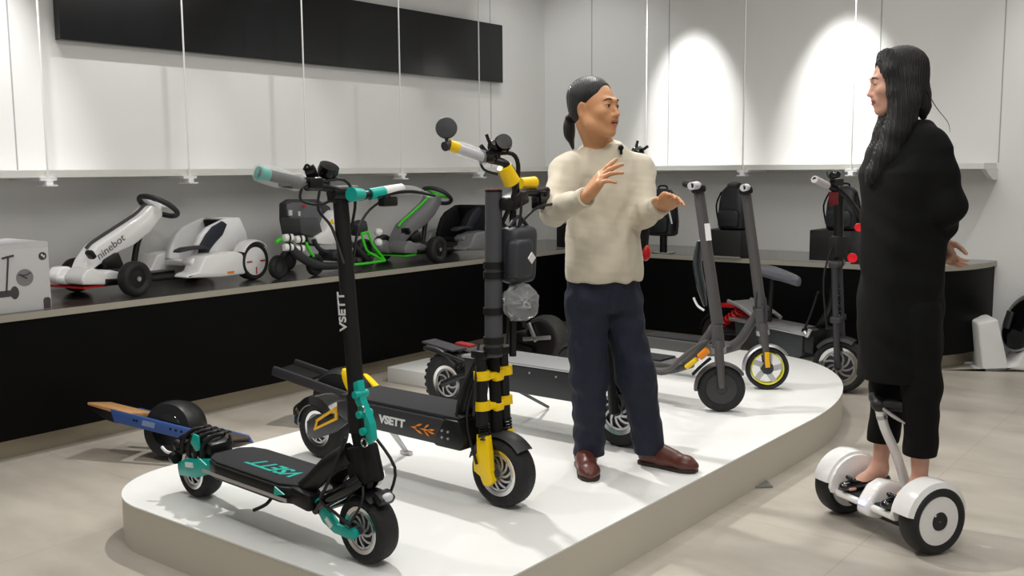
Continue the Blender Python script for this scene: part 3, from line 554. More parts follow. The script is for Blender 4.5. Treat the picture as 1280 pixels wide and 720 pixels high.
# ================================================================== the two slim grey scooters
SG = mat('scooter dark grey', rgb(78, 76, 76), 0.5, noise=0.02)
def slim(F, label, ring, lean, steer=0.0):
    s = tag(F.empty('electric_scooter'), label, 'scooter'); R = 0.118; L_ = F.L
    top = lean[0]; neck = lean[1]; ax = Vector((L_, 0, R))
    for x in (0.0, L_):
        t = M().lathe(tyre_prof(R, 0.058, R * (0.80 if ring else 0.62)), (x, 0, R), (0, 1, 0), 44, closed=True).out('wheel', RUB, s)
        if ring:
            M().lathe([(R * 0.70, -0.022), (R * 0.76, -0.027), (R * 0.76, 0.027), (R * 0.70, 0.022)], (x, 0, R), (0, 1, 0), 40, closed=True).out('wheel_ring', mat('yellow ring', rgb(226, 220, 40), 0.4), t)
            m = M(); swirl(m, Vector((x, 0, R)), -0.018, 0.02, R * 0.70, 5, 0.006, 0.03, 0.2); m.out('rim', ALU, t)
            M().lathe([(0.004, -0.03), (0.032, -0.028), (0.036, 0.0), (0.032, 0.028), (0.004, 0.03)], (x, 0, R), (0, 1, 0), 24).out('hub', DGREY, t)
        else:
            M().lathe([(0.004, -0.034), (0.020, -0.034), (0.028, -0.026), (R * 0.64, -0.022), (R * 0.66, 0.0), (R * 0.64, 0.022), (0.028, 0.026), (0.004, 0.034)], (x, 0, R), (0, 1, 0), 36).out('hub_motor', mat('motor cover', rgb(46, 46, 48), 0.5), t)
    # deck
    M().prism([(0.14, 0.175), (0.16, 0.160), (L_ - 0.30, 0.155), (L_ - 0.20, 0.185), (L_ - 0.20, 0.225), (0.14, 0.228)], -0.085, 0.085, 'xz', 0.010).out('deck', SG, s)
    M().box((0.38, 0, 0.231), (0.46, 0.15, 0.008), (0, 0, 0), 0.003).out('deck_mat', GRIP, s)
    m = M().tube([(0.0, -0.045, R), (0.10, -0.05, 0.17), (0.20, -0.05, 0.19)], 0.018); m.tube([(0.0, 0.045, R), (0.10, 0.05, 0.17), (0.20, 0.05, 0.19)], 0.018); m.out('rear_stay', SG, s)
    m = M(); fender(m, (0, 0, R), R + 0.014, 0.07, 20, 165); m.out('rear_fender', RUBS, s)
    m = M().tube([(L_ - 0.25, 0, 0.20), (L_ - 0.17, 0, 0.25), stretch((L_ - 0.17, 0, 0.25), neck, 0.6), neck], [0.036, 0.032, 0.030, 0.032], 14, flat=0.8)
    m.out('neck_frame', SG, s)
    # fork: one side cover over the wheel
    m = M(); q = stretch(neck, ax, 0.45)
    for sg in (-1, 1): m.tube([stretch(neck, ax, 0.25) + Vector((0, sg * 0.02, 0)), q + Vector((0, sg * 0.034, 0)), ax + Vector((0.0, sg * 0.040, 0.01))], [0.024, 0.022, 0.017], 12)
    m.cyl(stretch(neck, ax, 0.42), neck, 0.034, 0.028, 20); m.out('front_fork', SG, s)
    part(M().cyl(stretch(neck, ax, 0.36), stretch(neck, ax, 0.44), 0.0375, n=22).out('fork_ring', ALU, s), 'silver ring')
    if ring: part(M().box(ax + Vector((-0.008, -0.060, 0.055)), (0.026, 0.010, 0.085), (0, -0.08, 0), 0.004).out('fork_reflector', mat('amber yellow', rgb(240, 180, 10), 0.3), s), 'yellow reflector')
    m = M(); fender(m, (L_, 0, R), R + 0.014, 0.070, 35, 185, lip=0.2); m.out('front_fender', SG if not ring else ALU, s)
    # stem
    m = M().cyl(neck, top, 0.030, 0.027, 22); m.out('stem', SG, s)
    hy = 0.27
    m = M().tube([top + Vector((-0.05, -hy, 0.02)), top + Vector((0, -0.1, 0.02)), top + Vector((0.01, 0, 0.012)), top + Vector((0, 0.1, 0.02)), top + Vector((-0.05, hy, 0.02))], 0.012)
    m.box(top + Vector((0, 0, 0.0)), (0.07, 0.09, 0.04), (0, -0.15, 0), 0.012)
    m.tube([top + Vector((0, 0.10, 0.01)), top + Vector((0.035, 0.15, -0.01)), top + Vector((0.03, 0.23, -0.02))], 0.006)
    m.out('handlebar', BLACK, s)
    for sg in (-1, 1): M().cyl(top + Vector((-0.05, sg * hy, 0.02)), top + Vector((-0.015, sg * 0.14, 0.02)), 0.019).out('grip', RUBS if sg > 0 else mat('foam wrap', rgb(205, 205, 210), 0.6, bump=0.4, bscale=60), s)
    # the front wheel and bars are turned
    fm = Matrix.Translation((L_, 0, 0)) @ Matrix.Rotation(math.radians(steer), 4, 'Z') @ Matrix.Translation((-L_, 0, 0))
    fm2 = Matrix.Translation((top.x, 0, 0)) @ Matrix.Rotation(math.radians(steer), 4, 'Z') @ Matrix.Translation((-top.x, 0, 0))
    for o in list(s.children):
        n_ = o.name.split('.')[0]; x_ = o.data.vertices[0].co.x
        if n_ == 'wheel' and x_ > L_ * 0.5:
            for q in [o] + list(o.children): q.data.transform(fm)
        elif n_ in ('front_fork', 'fork_ring', 'fork_reflector', 'front_fender'): o.data.transform(fm)
        elif n_ in ('handlebar', 'grip'): o.data.transform(fm2)
    return s
def nose_frame(front, ang, L_, z):
    d = Vector((math.cos(math.radians(ang)), math.sin(math.radians(ang)), 0)); f = Frame(onz(*front, z) - d * L_, d); f.L = L_; return f
F4 = nose_frame((901, 514), -41, 0.92, PZ)
s4 = slim(F4, 'slim grey scooter with solid black front wheel, close beside the man on the platform', False, (F4.p(873, 236), F4.p(897, 405)), 34)
a = F4.p(885, 290, -0.03)
part(M().box(a, (0.030, 0.004, 0.085), (0, -0.14, 0)).out('paper_sticker', mat('paper white', rgb(220, 220, 220), 0.7, noise=0.3, nscale=300), s4), 'white paper sticker on the stem')
# wrapped pad and cable hanging behind the stem
m = M(); c0, c1 = F4.p(872, 306, 0.02), F4.p(882, 383, 0.02)
m.tube([c0 + Vector((0.01, 0, 0.02)), stretch(c0, c1, 0.3) + Vector((-0.015, 0, 0)), stretch(c0, c1, 0.7) + Vector((-0.01, 0, 0)), c1], [0.018, 0.034, 0.034, 0.012], 12, flat=0.6); m.out('wrapped_battery_pad', mat('dark film', rgb(48, 54, 56), 0.18, coat=0.4, bump=0.6, bscale=40), s4)
m = M().tube([F4.p(867, 372, 0.0), F4.p(872, 382, 0.0), F4.p(880, 388, 0.0)], 0.006); m.out('wrap_edge', PRINTW, s4)
m = M().tube([F4.p(820, 462, -0.1), F4.p(838, 461, -0.1), F4.p(852, 448, -0.1), F4.p(868, 435, -0.1), F4.p(884, 425, -0.1)], [0.018, 0.022, 0.020, 0.016, 0.010], 12, flat=0.6); m.out('folding_bar', SG, s4)
m = M().cyl(F4.p(858, 459, -0.11), F4.p(871, 449, -0.11), 0.013).out('yellow_strip', mat('strip yellow', rgb(235, 195, 10), 0.4), s4)
m = M().cyl(F4.p(875, 446, -0.11), F4.p(884, 438, -0.11), 0.018).out('orange_strip', mat('strip orange', rgb(225, 130, 10), 0.4), s4)
M().tube([F4.p(866, 468, -0.1), F4.p(876, 458, -0.1), F4.p(888, 448, -0.1)], 0.008).out('strap', MATTE, s4)
F5 = nose_frame((958, 486), -41, 0.92, PZ)
s5 = slim(F5, 'slim grey scooter with yellow ringed front wheel, at the far rounded end of the platform', True, (F5.p(932, 238), F5.p(951, 385)), 36)
m = M().tube([F5.p(956, 372, -0.03), F5.p(958, 395, -0.03), F5.p(955, 405, -0.03)], [0.008, 0.010, 0.008]); m.tube([F5.p(946, 365, -0.03), F5.p(944, 390, -0.03)], 0.005); m.box(F5.p(951, 385, 0), (0.075, 0.06, 0.03), (0, 0, 0), 0.008); m.out('folding_lever', GUN, s5)
# ================================================================== red-sprung seated scooter on the floor
F6 = wheel_frame((893, 447), (1058, 492), 0.0)
s6 = tag(F6.empty('electric_scooter'), 'black seated electric scooter with red rear springs, on the floor behind the platform', 'scooter')
R6 = 0.165; L6 = F6.L
wheel(s6, (0.06, 0, R6), R6, 0.10, rr=0.10, spokes=8); wheel(s6, (L6 - 0.06, 0, R6), R6, 0.11, rr=0.118, spokes=9, tread=20)
M().prism([(0.40, 0.17), (1.0, 0.17), (1.06, 0.20), (1.06, 0.33), (0.38, 0.33)], -0.12, 0.12, 'xz', 0.008).out('deck', mat('deck grey', rgb(52, 56, 60), 0.5), s6)
m = M().box((0.72, -0.0, 0.342), (0.78, 0.27, 0.018), (0, 0, 0), 0.005); m.out('deck_edge', ALU, s6)
m = M()
for sg in (-1, 1):
    m.tube([(0.06, sg * 0.075, R6), (0.2, sg * 0.08, 0.22), (0.42, sg * 0.09, 0.25)], 0.018)
m.out('rear_arm', BLACK, s6)
for sg in (-1, 1):
    sp = M(); spring(sp, (0.14, sg * 0.055, 0.27), (0.36, sg * 0.055, 0.40), 0.026, 0.008, 6); sp.cyl((0.14, sg * 0.055, 0.27), (0.36, sg * 0.055, 0.40), 0.010); part(sp.out('rear_spring', RED, s6), 'red coil spring')
m = M().box((0.17, 0, 0.41), (0.22, 0.10, 0.03), (0, -0.1, 0), 0.01); m.out('rear_lamp_bar', RED, s6)
m = M().tube([(0.28, -0.1, 0.46), (0.42, -0.1, 0.435), (0.60, -0.1, 0.37)], 0.014); m.tube([(0.28, 0.1, 0.46), (0.42, 0.1, 0.435), (0.60, 0.1, 0.37)], 0.014); m.box((0.43, 0, 0.43), (0.24, 0.18, 0.012), (0, 0.25, 0)); m.out('rear_rack', ALU, s6)
m = M(); fender(m, (0.06, 0, R6), R6 + 0.02, 0.12, 60, 165); m.out('rear_fender', BLACK, s6)
# seat
ss = F6.p(948, 341, 0); se = F6.p(992, 349, 0)
m = M().rings([[Vector((x, y * wd, z0 + zz)) for y, zz in ((-1, 0), (-0.8, 0.028), (0, 0.038), (0.8, 0.028), (1, 0), (0.8, -0.03), (0, -0.035), (-0.8, -0.03))] for x, wd, z0 in ((0.46, 0.05, 0.69), (0.50, 0.10, 0.705), (0.62, 0.11, 0.685), (0.76, 0.07, 0.67), (0.86, 0.04, 0.655), (0.89, 0.02, 0.645))])
m.out('seat', mat('seat vinyl', rgb(88, 90, 98), 0.35), s6, sub=1)
M().cyl((0.60, 0, 0.345), (0.62, 0, 0.66), 0.016).out('seat_post', BLACK, s6)
nk = F6.p(1046, 412, 0)
m = M()
for sg in (-1, 1): m.cyl((L6 - 0.06, sg * 0.075, R6), (L6 - 0.10, sg * 0.075, 0.80), 0.020, 0.018, 14)
m.box((L6 - 0.10, 0, 0.80), (0.06, 0.20, 0.04), (0, 0, 0), 0.01); m.box((L6 - 0.08, 0, 0.46), (0.06, 0.20, 0.04), (0, 0, 0), 0.01); m.out('front_fork', GUN, s6)
sp = M(); spring(sp, (L6 - 0.08, -0.02, 0.48), (L6 - 0.10, -0.02, 0.66), 0.024, 0.006, 6); sp.out('front_spring', BLACKG, s6)
m = M().tube([(1.02, 0, 0.30), (1.10, 0, 0.40), (1.18, 0, 0.52), (L6 - 0.12, 0, 0.66)], 0.028); m.box((1.09, 0, 0.30), (0.12, 0.22, 0.16), (0, 0, 0), 0.02); m.tube([(1.05, -0.1, 0.36), (1.10, -0.1, 0.45), (1.15, -0.08, 0.62)], 0.008); m.out('neck_frame', BLACK, s6)
M().tube([(1.09, -0.13, 0.36), (1.12, -0.13, 0.34), (1.14, -0.13, 0.38)], 0.014).out('release_handle', ALU, s6)
m = M(); fender(m, (L6 - 0.06, 0, R6), R6 + 0.016, 0.12, 62, 140); m.out('front_fender', DGREY, s6)
tp = Vector((L6 - 0.12, 0, 1.24))
M().cyl((L6 - 0.10, 0, 0.78), tp, 0.030).out('stem', BLACK, s6)
g0, g1 = F6.p(1018, 224, -0.36), F6.p(1034, 232, -0.22)
m = M().tube([g0, g1, F6.p(1050, 243, -0.08), tp + Vector((0, 0, 0.03)), F6.p(1078, 268, 0.10), F6.p(1100, 275, 0.3)], 0.013); m.tube([F6.p(1030, 228, -0.2), F6.p(1052, 240, -0.1), F6.p(1070, 262, 0.0), F6.p(1082, 285, 0.04)], 0.016); m.out('handlebar', BLACK, s6)
part(M().cyl(g0, g1, 0.022).out('grip', mat('pale grip', rgb(200, 195, 195), 0.5), s6), 'pale wrapped grip')
m = M().ell(F6.p(1044, 218, -0.18), (0.035, 0.035, 0.025)); m.tube([F6.p(1034, 215, -0.2), F6.p(1037, 222, -0.2), F6.p(1046, 226, -0.18)], 0.006); m.box(F6.p(1046, 228, -0.15), (0.04, 0.07, 0.04)); m.out('display_unit', BLACKG, s6)
m = M().box(F6.p(1042, 248, -0.15), (0.05, 0.04, 0.08), (0, 0, 0), 0.008); m.out('handlebar_switch', mat('dark red', rgb(110, 20, 28), 0.4), s6)
for q in ((1069, 284, 0.0, 0.024), (1061, 322, -0.02, 0.028)):
    p = F6.p(q[0], q[1], q[2]); p.x += 0.03
    l = part(M().lathe([(0.003, 0), (q[3], 0.004), (q[3] * 1.05, -0.012), (0.003, -0.02)], p, (0.8, -0.6, 0), 20).out('red_lamp', mat('red lens', rgb(225, 25, 40), 0.2, emit=(rgb(255, 25, 45), 0.12)), s6), 'round red lamp')
m = M().box((L6 - 0.11, 0, 0.90), (0.08, 0.10, 0.14), (0, 0, 0), 0.02); m.tube([(L6 - 0.1, -0.06, 0.9), (L6 - 0.12, -0.1, 0.7), (L6 - 0.1, -0.08, 0.4)], 0.006); m.out('cable', RUBS, s6)

def turn(objs, x, deg):
    fm = Matrix.Translation((x, 0, 0)) @ Matrix.Rotation(math.radians(deg), 4, 'Z') @ Matrix.Translation((-x, 0, 0))
    for o in objs:
        o.data.transform(fm)
        for c in o.children: c.data.transform(fm)
turn([o for o in s6.children if o.name.split('.')[0] in ('front_fork', 'front_fender', 'front_spring') or (o.name.split('.')[0] == 'wheel' and o.data.vertices[0].co.x > 0.6)], L6 - 0.06, 34)
# ================================================================== things on the counter
BZ = 0.72
# white carton with a printed balance scooter
FB = Frame(room(2.477, -4.885, BZ), -RU)          # x towards the picture's left edge, y towards the room
cb = tag(FB.empty('cardboard_box'), 'white product carton printed with a balance scooter, at the left end of the counter', 'box')
CART = mat('carton white', rgb(205, 205, 206), 0.55, noise=0.02, nscale=30)
M().box((0.30, -0.21, 0.155), (0.60, 0.42, 0.31), (0, 0, 0), 0.003).out('carton', CART, cb)
m = M()
m.prism([(0.0, 0.308), (0.60, 0.308), (0.60, 0.316), (0.0, 0.333)], -0.012, 0.0, 'xz'); m.prism([(-0.002, 0.332), (0.20, 0.322), (0.60, 0.330), (0.60, 0.334), (0.20, 0.33), (-0.002, 0.336)], -0.42, -0.005, 'xz'); m.out('carton_flap', CART, cb)
GY = mat('print dark grey', rgb(70, 62, 66), 0.6); 
def disc(m, c, r, y=0.0, t=0.0015): return m.cyl((c[0], y, c[1]), (c[0], y + t, c[1]), r, n=28)
p = FB.p(31, 347, 0.0); m = disc(M(), (p.x, p.z), 0.042); m.out('print_disc', mat('print mid grey', rgb(128, 128, 130), 0.6), cb)
m = M(); q = FB.p(31, 345, 0)
m.tube([(q.x - 0.028, 0.002, q.z + 0.015), (q.x, 0.002, q.z + 0.004), (q.x + 0.03, 0.002, q.z + 0.01)], 0.003); m.tube([(q.x - 0.01, 0.002, q.z - 0.012), (q.x + 0.026, 0.002, q.z + 0.008)], 0.003); m.out('print_figure', GY, cb)
m = M(); q = FB.p(53, 320, 0); disc(m, (q.x, q.z), 0.020); m.out('logo_disc', GY, cb)
m = M(); m.prism([(q.x - 0.008, q.z - 0.010), (q.x + 0.010, q.z + 0.006), (q.x + 0.002, q.z + 0.012), (q.x - 0.004, q.z + 0.002), (q.x - 0.012, q.z + 0.004)], 0.0015, 0.0022, 'xz'); m.out('logo_mark', PRINTW, cb)
m = M(); q = FB.p(59, 379, 0); m.prism([(q.x - 0.018, q.z - 0.025), (q.x + 0.018, q.z - 0.025), (q.x + 0.018, q.z + 0.02), (q.x + 0.010, q.z + 0.03), (q.x - 0.010, q.z + 0.03), (q.x - 0.018, q.z + 0.02)], 0.0, 0.0015, 'xz'); m.out('corner_mark', GY, cb)
m = M(); a = FB.p(10, 321, 0); b = FB.p(8, 366, 0)
m.tube([(a.x - 0.026, 0.002, a.z + 0.004), (a.x, 0.002, a.z), (a.x + 0.03, 0.002, a.z - 0.006)], 0.005); m.tube([(a.x, 0.002, a.z), (b.x, 0.002, b.z)], 0.004)
m.prism([(b.x - 0.03, b.z + 0.01), (b.x + 0.06, b.z + 0.01), (b.x + 0.07, b.z - 0.022), (b.x - 0.035, b.z - 0.02)], 0.0, 0.002, 'xz')
for dx in (-0.04, 0.085): m.ell((b.x + dx, 0.001, b.z - 0.004), (0.021, 0.002, 0.032), n=20)
m.out('scooter_print', GY, cb)
# ---------------------------------------------------------------- ride-on karts
def kart(F, label, body, trim, seatc, wheelc, spoke, letters):
    k_ = tag(F.empty('go_kart'), label, 'kart')
    W = -0.54                                     # far side
    P = lambda pts: [(x, z) for x, z in pts]
    # frame tubes
    m = M()
    for y in (-0.12, W + 0.12): m.tube([(1.02, y, 0.085), (0.80, y, 0.075), (0.3, y, 0.07), (0.05, y, 0.10)], 0.018)
    m.tube([(0.9, 0.0, 0.095), (0.9, W, 0.095)], 0.016); m.tube([(0.0, 0.0, 0.115), (0.0, W, 0.115)], 0.018); m.box((0.86, -0.3, 0.11), (0.16, 0.34, 0.07), (0, 0, 0), 0.02); m.box((0.62, -0.3, 0.075), (0.4, 0.10, 0.03)); m.out('chassis', BLACK, k_)
    for x, R, y, w_ in ((0.90, 0.097, -0.03, 0.075), (0.90, 0.097, W + 0.03, 0.075)):
        t = M().lathe(tyre_prof(R, w_, R * 0.55), (x, y, R), (0, 1, 0), 36, closed=True).out('front_wheel', wheelc, k_)
        M().lathe([(0.004, -0.03), (0.05, -0.022), (R * 0.57, -0.026), (R * 0.57, 0.026), (0.05, 0.022), (0.004, 0.03)], (x, y, R), (0, 1, 0), 30).out('wheel_cover', BLACK, t)
        M().cyl((x, y - 0.036, R), (x, y + 0.038, R), 0.013).out('axle_cap', ALU, t)
    for y in (-0.035, W + 0.035):
        R = 0.118; t = M().lathe(tyre_prof(R, 0.085, R * 0.74), (0.0, y, R), (0, 1, 0), 36, closed=True).out('rear_wheel', RUB, k_)
        M().lathe([(0.004, -0.040), (R * 0.74, -0.034), (R * 0.76, 0.0), (R * 0.74, 0.034), (0.004, 0.040)], (0.0, y, R), (0, 1, 0), 36).out('wheel_disc', body, t)
        m = M()
        for i, (ca, sa) in enumerate(((1, 0), (0, 1), (-1, 0), (0, -1))):
            if spoke and i != 1: m.box((ca * 0.058, y + (0.0405 if y > -0.2 else -0.0405), R + sa * 0.058), (0.044 if ca else 0.008, 0.002, 0.044 if sa else 0.008))
        if spoke: m.out('disc_mark', RED, t)
        else: m.bm.free()
    # steering beam
    beam = [(1.07, 0.125), (1.03, 0.20), (0.957, 0.278), (0.649, 0.423), (0.565, 0.484), (0.495, 0.468), (0.488, 0.416), (0.590, 0.325), (0.717, 0.255), (0.812, 0.227), (0.965, 0.159), (1.045, 0.123)]
    bm_ = M().prism(beam, -0.355, -0.245, 'xz', 0.012).out('steering_column', body, k_, ang=55)
    M().tube([(0.99, -0.3, 0.262), (0.93, -0.3, 0.302), (0.66, -0.3, 0.428), (0.57, -0.3, 0.490)], 0.009, 8).out('column_edge', trim, k_)
    if letters: text('ninebot', 0.062, frame_mx((0.87, -0.2435, 0.262), (-0.87, 0, 0.49), (0.4, 0, 0.9)), PRINTG, bm_, 'lettering', 0.001, 0, 1.1)
    M().tube([(0.623, -0.3, 0.30), (0.65, -0.3, 0.24), (0.685, -0.3, 0.10)], 0.018).out('column_strut', BLACK, k_)
    m = M().tube([(0.80, -0.28, 0.22), (0.795, -0.28, 0.17), (0.83, -0.28, 0.12)], 0.007); m.tube([(1.03, -0.24, 0.25), (0.99, -0.26, 0.20), (0.93, -0.28, 0.15)], 0.008); m.box((1.055, -0.18, 0.235), (0.03, 0.05, 0.05), (0, 0.6, 0), 0.01); m.box((0.87, -0.27, 0.17), (0.12, 0.10, 0.09), (0, 0.4, 0), 0.02); m.out('pedal', BLACK, k_)
    # steering wheel
    c = Vector((0.475, -0.3, 0.472)); ax = Vector((0.42, 0, -0.62)).normalized()
    e1 = ax.orthogonal().normalized(); e2 = ax.cross(e1)
    pts = [c + e1 * (0.105 * math.cos(2 * PI * i / 24)) + e2 * (0.115 * math.sin(2 * PI * i / 24)) for i in range(24)]
    m = M(); n = 10; rings = []
    for i in range(24):
        a_ = 2 * PI * i / 24; d = (pts[i] - c).normalized()
        rings.append([pts[i] + d * (0.016 * math.cos(2 * PI * j / n)) + ax * (0.016 * math.sin(2 * PI * j / n)) for j in range(n)])
    m.rings(rings, closed=True); sw = m.out('steering_wheel', DGREY, k_)
    m = M(); m.cyl(c + ax * 0.03, c - ax * 0.015, 0.035, 0.03)
    for i in (0, 8, 16): m.tube([c, pts[i]], 0.011, smooth=False)
    m.out('wheel_spokes', trim if not spoke else WHITE, sw)
    # nose
    nose = [(1.165, 0.105), (1.160, 0.130), (1.125, 0.165), (1.085, 0.170), (1.02, 0.135), (0.982, 0.150), (0.915, 0.130), (0.815, 0.075), (0.819, 0.050), (1.156, 0.085)]
    for y0, y1 in ((-0.02 - 0.1, -0.27), (W + 0.12, -0.33)): M().prism(nose, y0, y1, 'xz', 0.010).out('nose_fairing', body, k_, ang=60)
    M().prism([(1.165, 0.095), (1.160, 0.115), (1.09, 0.13), (1.0, 0.10), (1.0, 0.07), (1.156, 0.08)], -0.34, -0.26, 'xz', 0.006).out('nose_bridge', body, k_)
    part(M().box((1.0, -0.3, 0.066), (0.30, 0.34, 0.010)).out('nose_undertray', RED if spoke else GREEN, k_), 'coloured lower nose lip')
    # seat
    seat = [(0.365, 0.150), (0.345, 0.215), (0.300, 0.290), (0.234, 0.338), (0.079, 0.386), (-0.030, 0.386), (-0.080, 0.30), (-0.105, 0.20), (-0.02, 0.14), (0.245, 0.13)]
    for y0, y1 in ((-0.145, -0.185), (W + 0.145, W + 0.185)): M().prism(seat, y0, y1, 'xz', 0.010).out('seat_side', seatc, k_, ang=60)
    M().prism([(-0.02, 0.14), (0.08, 0.385), (-0.03, 0.386), (-0.105, 0.20)], -0.185, W + 0.185, 'xz', 0.008).out('seat_back', seatc, k_, ang=60)
    M().prism([(0.38, 0.11), (0.38, 0.145), (0.0, 0.13), (0.0, 0.09)], -0.17, W + 0.17, 'xz', 0.008).out('seat_base', seatc, k_, ang=60)
    part(M().prism([(0.334, 0.180), (0.322, 0.235), (0.270, 0.295), (0.215, 0.342), (0.134, 0.372), (0.098, 0.350), (0.140, 0.285), (0.205, 0.240), (0.245, 0.205), (0.276, 0.165)], -0.125, -0.147, 'xz', 0.008).out('seat_pad', mat('seat pad navy black', rgb(26, 30, 44), 0.6), k_, ang=60), 'dark side pad')
    M().prism([(0.02, 0.16), (0.10, 0.372), (0.075, 0.378), (0.0, 0.17)], -0.20, W + 0.20, 'xz', 0.01).out('backrest_pad', MATTE, k_)
    pod = [(0.560, 0.066), (0.552, 0.082), (0.460, 0.096), (0.410, 0.178), (0.338, 0.190), (0.160, 0.192), (0.110, 0.175), (0.085, 0.130), (0.02, 0.11), (0.02, 0.07), (0.10, 0.045), (0.282, 0.045)]
    for y0, y1 in ((0.0, -0.14), (W, W + 0.14)): M().prism(pod, y0, y1, 'xz', 0.012).out('side_pod', body, k_, ang=60)
    part(M().box((0.215, 0.001, 0.068), (0.055, 0.003, 0.014), (0, 0, 0), 0.001).out('side_reflector', ORANGE, k_), 'amber reflector')
    for y in (-0.035, W + 0.035): m = M(); fender(m, (0, y, 0.118), 0.132, 0.10, 30, 140, lip=0.2); m.out('rear_fender', body, k_)
    part(M().prism([(0.515, 0.205), (0.500, 0.222), (0.46, 0.232), (0.317, 0.236), (0.269, 0.205), (0.30, 0.212), (0.40, 0.215)], -0.16, -0.10, 'xz', 0.004).out('armrest', DGREY, k_), 'dark armrest')
    M().prism([(0.45, 0.145), (0.43, 0.165), (0.399, 0.175), (0.307, 0.160), (0.25, 0.13), (0.342, 0.100), (0.434, 0.115)], -0.17, -0.08, 'xz', 0.012).out('knee_pod', body, k_, ang=60)
    return k_
FK = wheel_frame((322, 350), (175, 371), BZ); FK.o = FK.o + FK.y * -0.01
kart(FK, 'white ride-on kart with black steering wheel, beside the white carton on the counter', WHITEG, DGREY, WHITE, RUBS, True, True)
FK2 = Frame(room(6.25, -5.02, BZ), FK.x)
kart(FK2, 'silver grey ride-on kart with dark seat and green steering trim, far along the counter', mat('silver grey plastic', rgb(122, 122, 124), 0.35), GREEN, MATTE, RUBS, False, False)
# green tubular kart between them
FG = Frame(room(4.40, -4.95, BZ), FK.x)
k3 = tag(FG.empty('go_kart'), 'black ride-on kart with lime green tube frame and bucket seat, between the two other karts', 'kart')
g = FG.p
def poly(L, y): return [(g(a, b, y).x, g(a, b, y).z) for a, b in L]
m = M().prism(poly([(354, 254), (362, 249), (395, 249), (410, 258), (416, 275), (410, 300), (395, 308), (375, 305), (358, 295), (354, 275)], -0.30), -0.34, -0.28, 'xz', 0.01)
m.out('seat_shell', DGREY, k3)
M().prism(poly([(359, 256), (366, 253), (392, 253), (402, 262), (404, 280), (380, 280), (360, 270)], -0.27), -0.279, -0.272, 'xz').out('seat_mesh', mat('grey mesh', rgb(110, 110, 114), 0.8, noise=0.2, nscale=400), k3)
M().prism(poly([(354, 272), (378, 272), (384, 292), (376, 297), (356, 292)], -0.24), -0.27, -0.10, 'xz', 0.012).out('battery_box', mat('box grey', rgb(66, 67, 70), 0.5), k3)
m = M().box(g(363, 266, -0.24), (0.03, 0.006, 0.035)); m.box(g(374, 267, -0.24), (0.018, 0.006, 0.03)); m.out('seat_label', PRINTW, k3)
M().box(g(380, 258, -0.24), (0.03, 0.006, 0.02)).out('red_tab', RED, k3)
M().prism(poly([(395, 305), (392, 296), (405, 288), (412, 268), (418, 262), (421, 285), (420, 302), (412, 306)], -0.1), -0.16, -0.08, 'xz', 0.01).out('side_fairing', WHITE, k3)
M().prism(poly([(411, 280), (415, 273), (418, 280)], -0.078), -0.079, -0.077, 'xz').out('warning_sticker', YEL, k3)
for px, py in ((360, 297), (374, 299), (360, 309), (374, 311)):
    c = g(px, py, -0.02)
    t = M().lathe([(0.003, -0.034), (0.022, -0.03), (0.025, 0.0), (0.022, 0.03), (0.003, 0.034)], c, (0.95, -0.3, 0), 20).out('white_canister', WHITEG, k3)
    M().lathe([(0.0255, -0.008), (0.027, -0.008), (0.027, 0.004), (0.0255, 0.004)], c, (0.95, -0.3, 0), 20, closed=True).out('canister_band', BLACK, t)
for px, py in ((473, 290), (473, 303)):
    c = g(px, py, 0.02); M().ell(c, (0.030, 0.03, 0.028)).out('head_lamp', WHITEG, k3)
M().tube([g(345, 303, -0.05), g(352, 299, -0.05), g(362, 303, -0.05)], 0.012).out('tail_fender', GREEN, k3)
def kwheel(px, py, R, y, w_=0.05):
    c = g(px, py, y); c.z = R
    t = M().lathe(tyre_prof(R, w_, R * 0.5), c, (0, 1, 0), 30, closed=True).out('wheel', RUBS, k3); M().lathe([(0.003, -w_ * .4), (R * .52, -w_ * .3), (R * .52, w_ * .3), (0.003, w_ * .4)], c, (0, 1, 0), 24).out('wheel_hub', DGREY, t)
kwheel(348, 335, 0.075, -0.12); kwheel(394, 345, 0.07, -0.05); kwheel(455, 335, 0.085, -0.35, 0.08); kwheel(360, 330, 0.07, -0.45)
m = M().tube([g(362, 305, -0.02), g(372, 318, -0.02), g(395, 331, -0.02), g(425, 332, -0.02), g(450, 328, -0.02)], [0.02, 0.03, 0.028, 0.022, 0.02], 12); m.tube([g(432, 298, -0.05), g(448, 312, -0.03), g(466, 330, 0.0)], 0.016); m.tube([g(400, 322, -0.3), g(450, 325, -0.3)], 0.02)
m.box(g(448, 285, -0.1), (0.12, 0.10, 0.10), (0, 0.2, 0), 0.03); m.box(g(415, 318, -0.12), (0.14, 0.14, 0.06), (0, 0, 0), 0.02); m.tube([g(392, 300, -0.1), g(400, 312, -0.1), g(415, 318, -0.1), g(424, 326, -0.05)], 0.016); m.ell(g(464, 322, 0.01), 0.02); m.ell(g(448, 326, 0.01), 0.022); m.out('body_frame', DGREY, k3)
m = M()
for L in ([(452, 292), (458, 312), (466, 318), (480, 326)], [(460, 290), (466, 306), (474, 316), (481, 325)], [(440, 331), (460, 329), (481, 326)]): m.tube([g(a, b, 0.03) for a, b in L], 0.009)
m.tube([g(452, 292, 0.03), g(460, 290, 0.03)], 0.009); m.tube([g(383, 303, -0.02), g(386, 312, -0.02), g(392, 320, -0.02)], 0.010); m.out('green_tube', GREEN, k3)
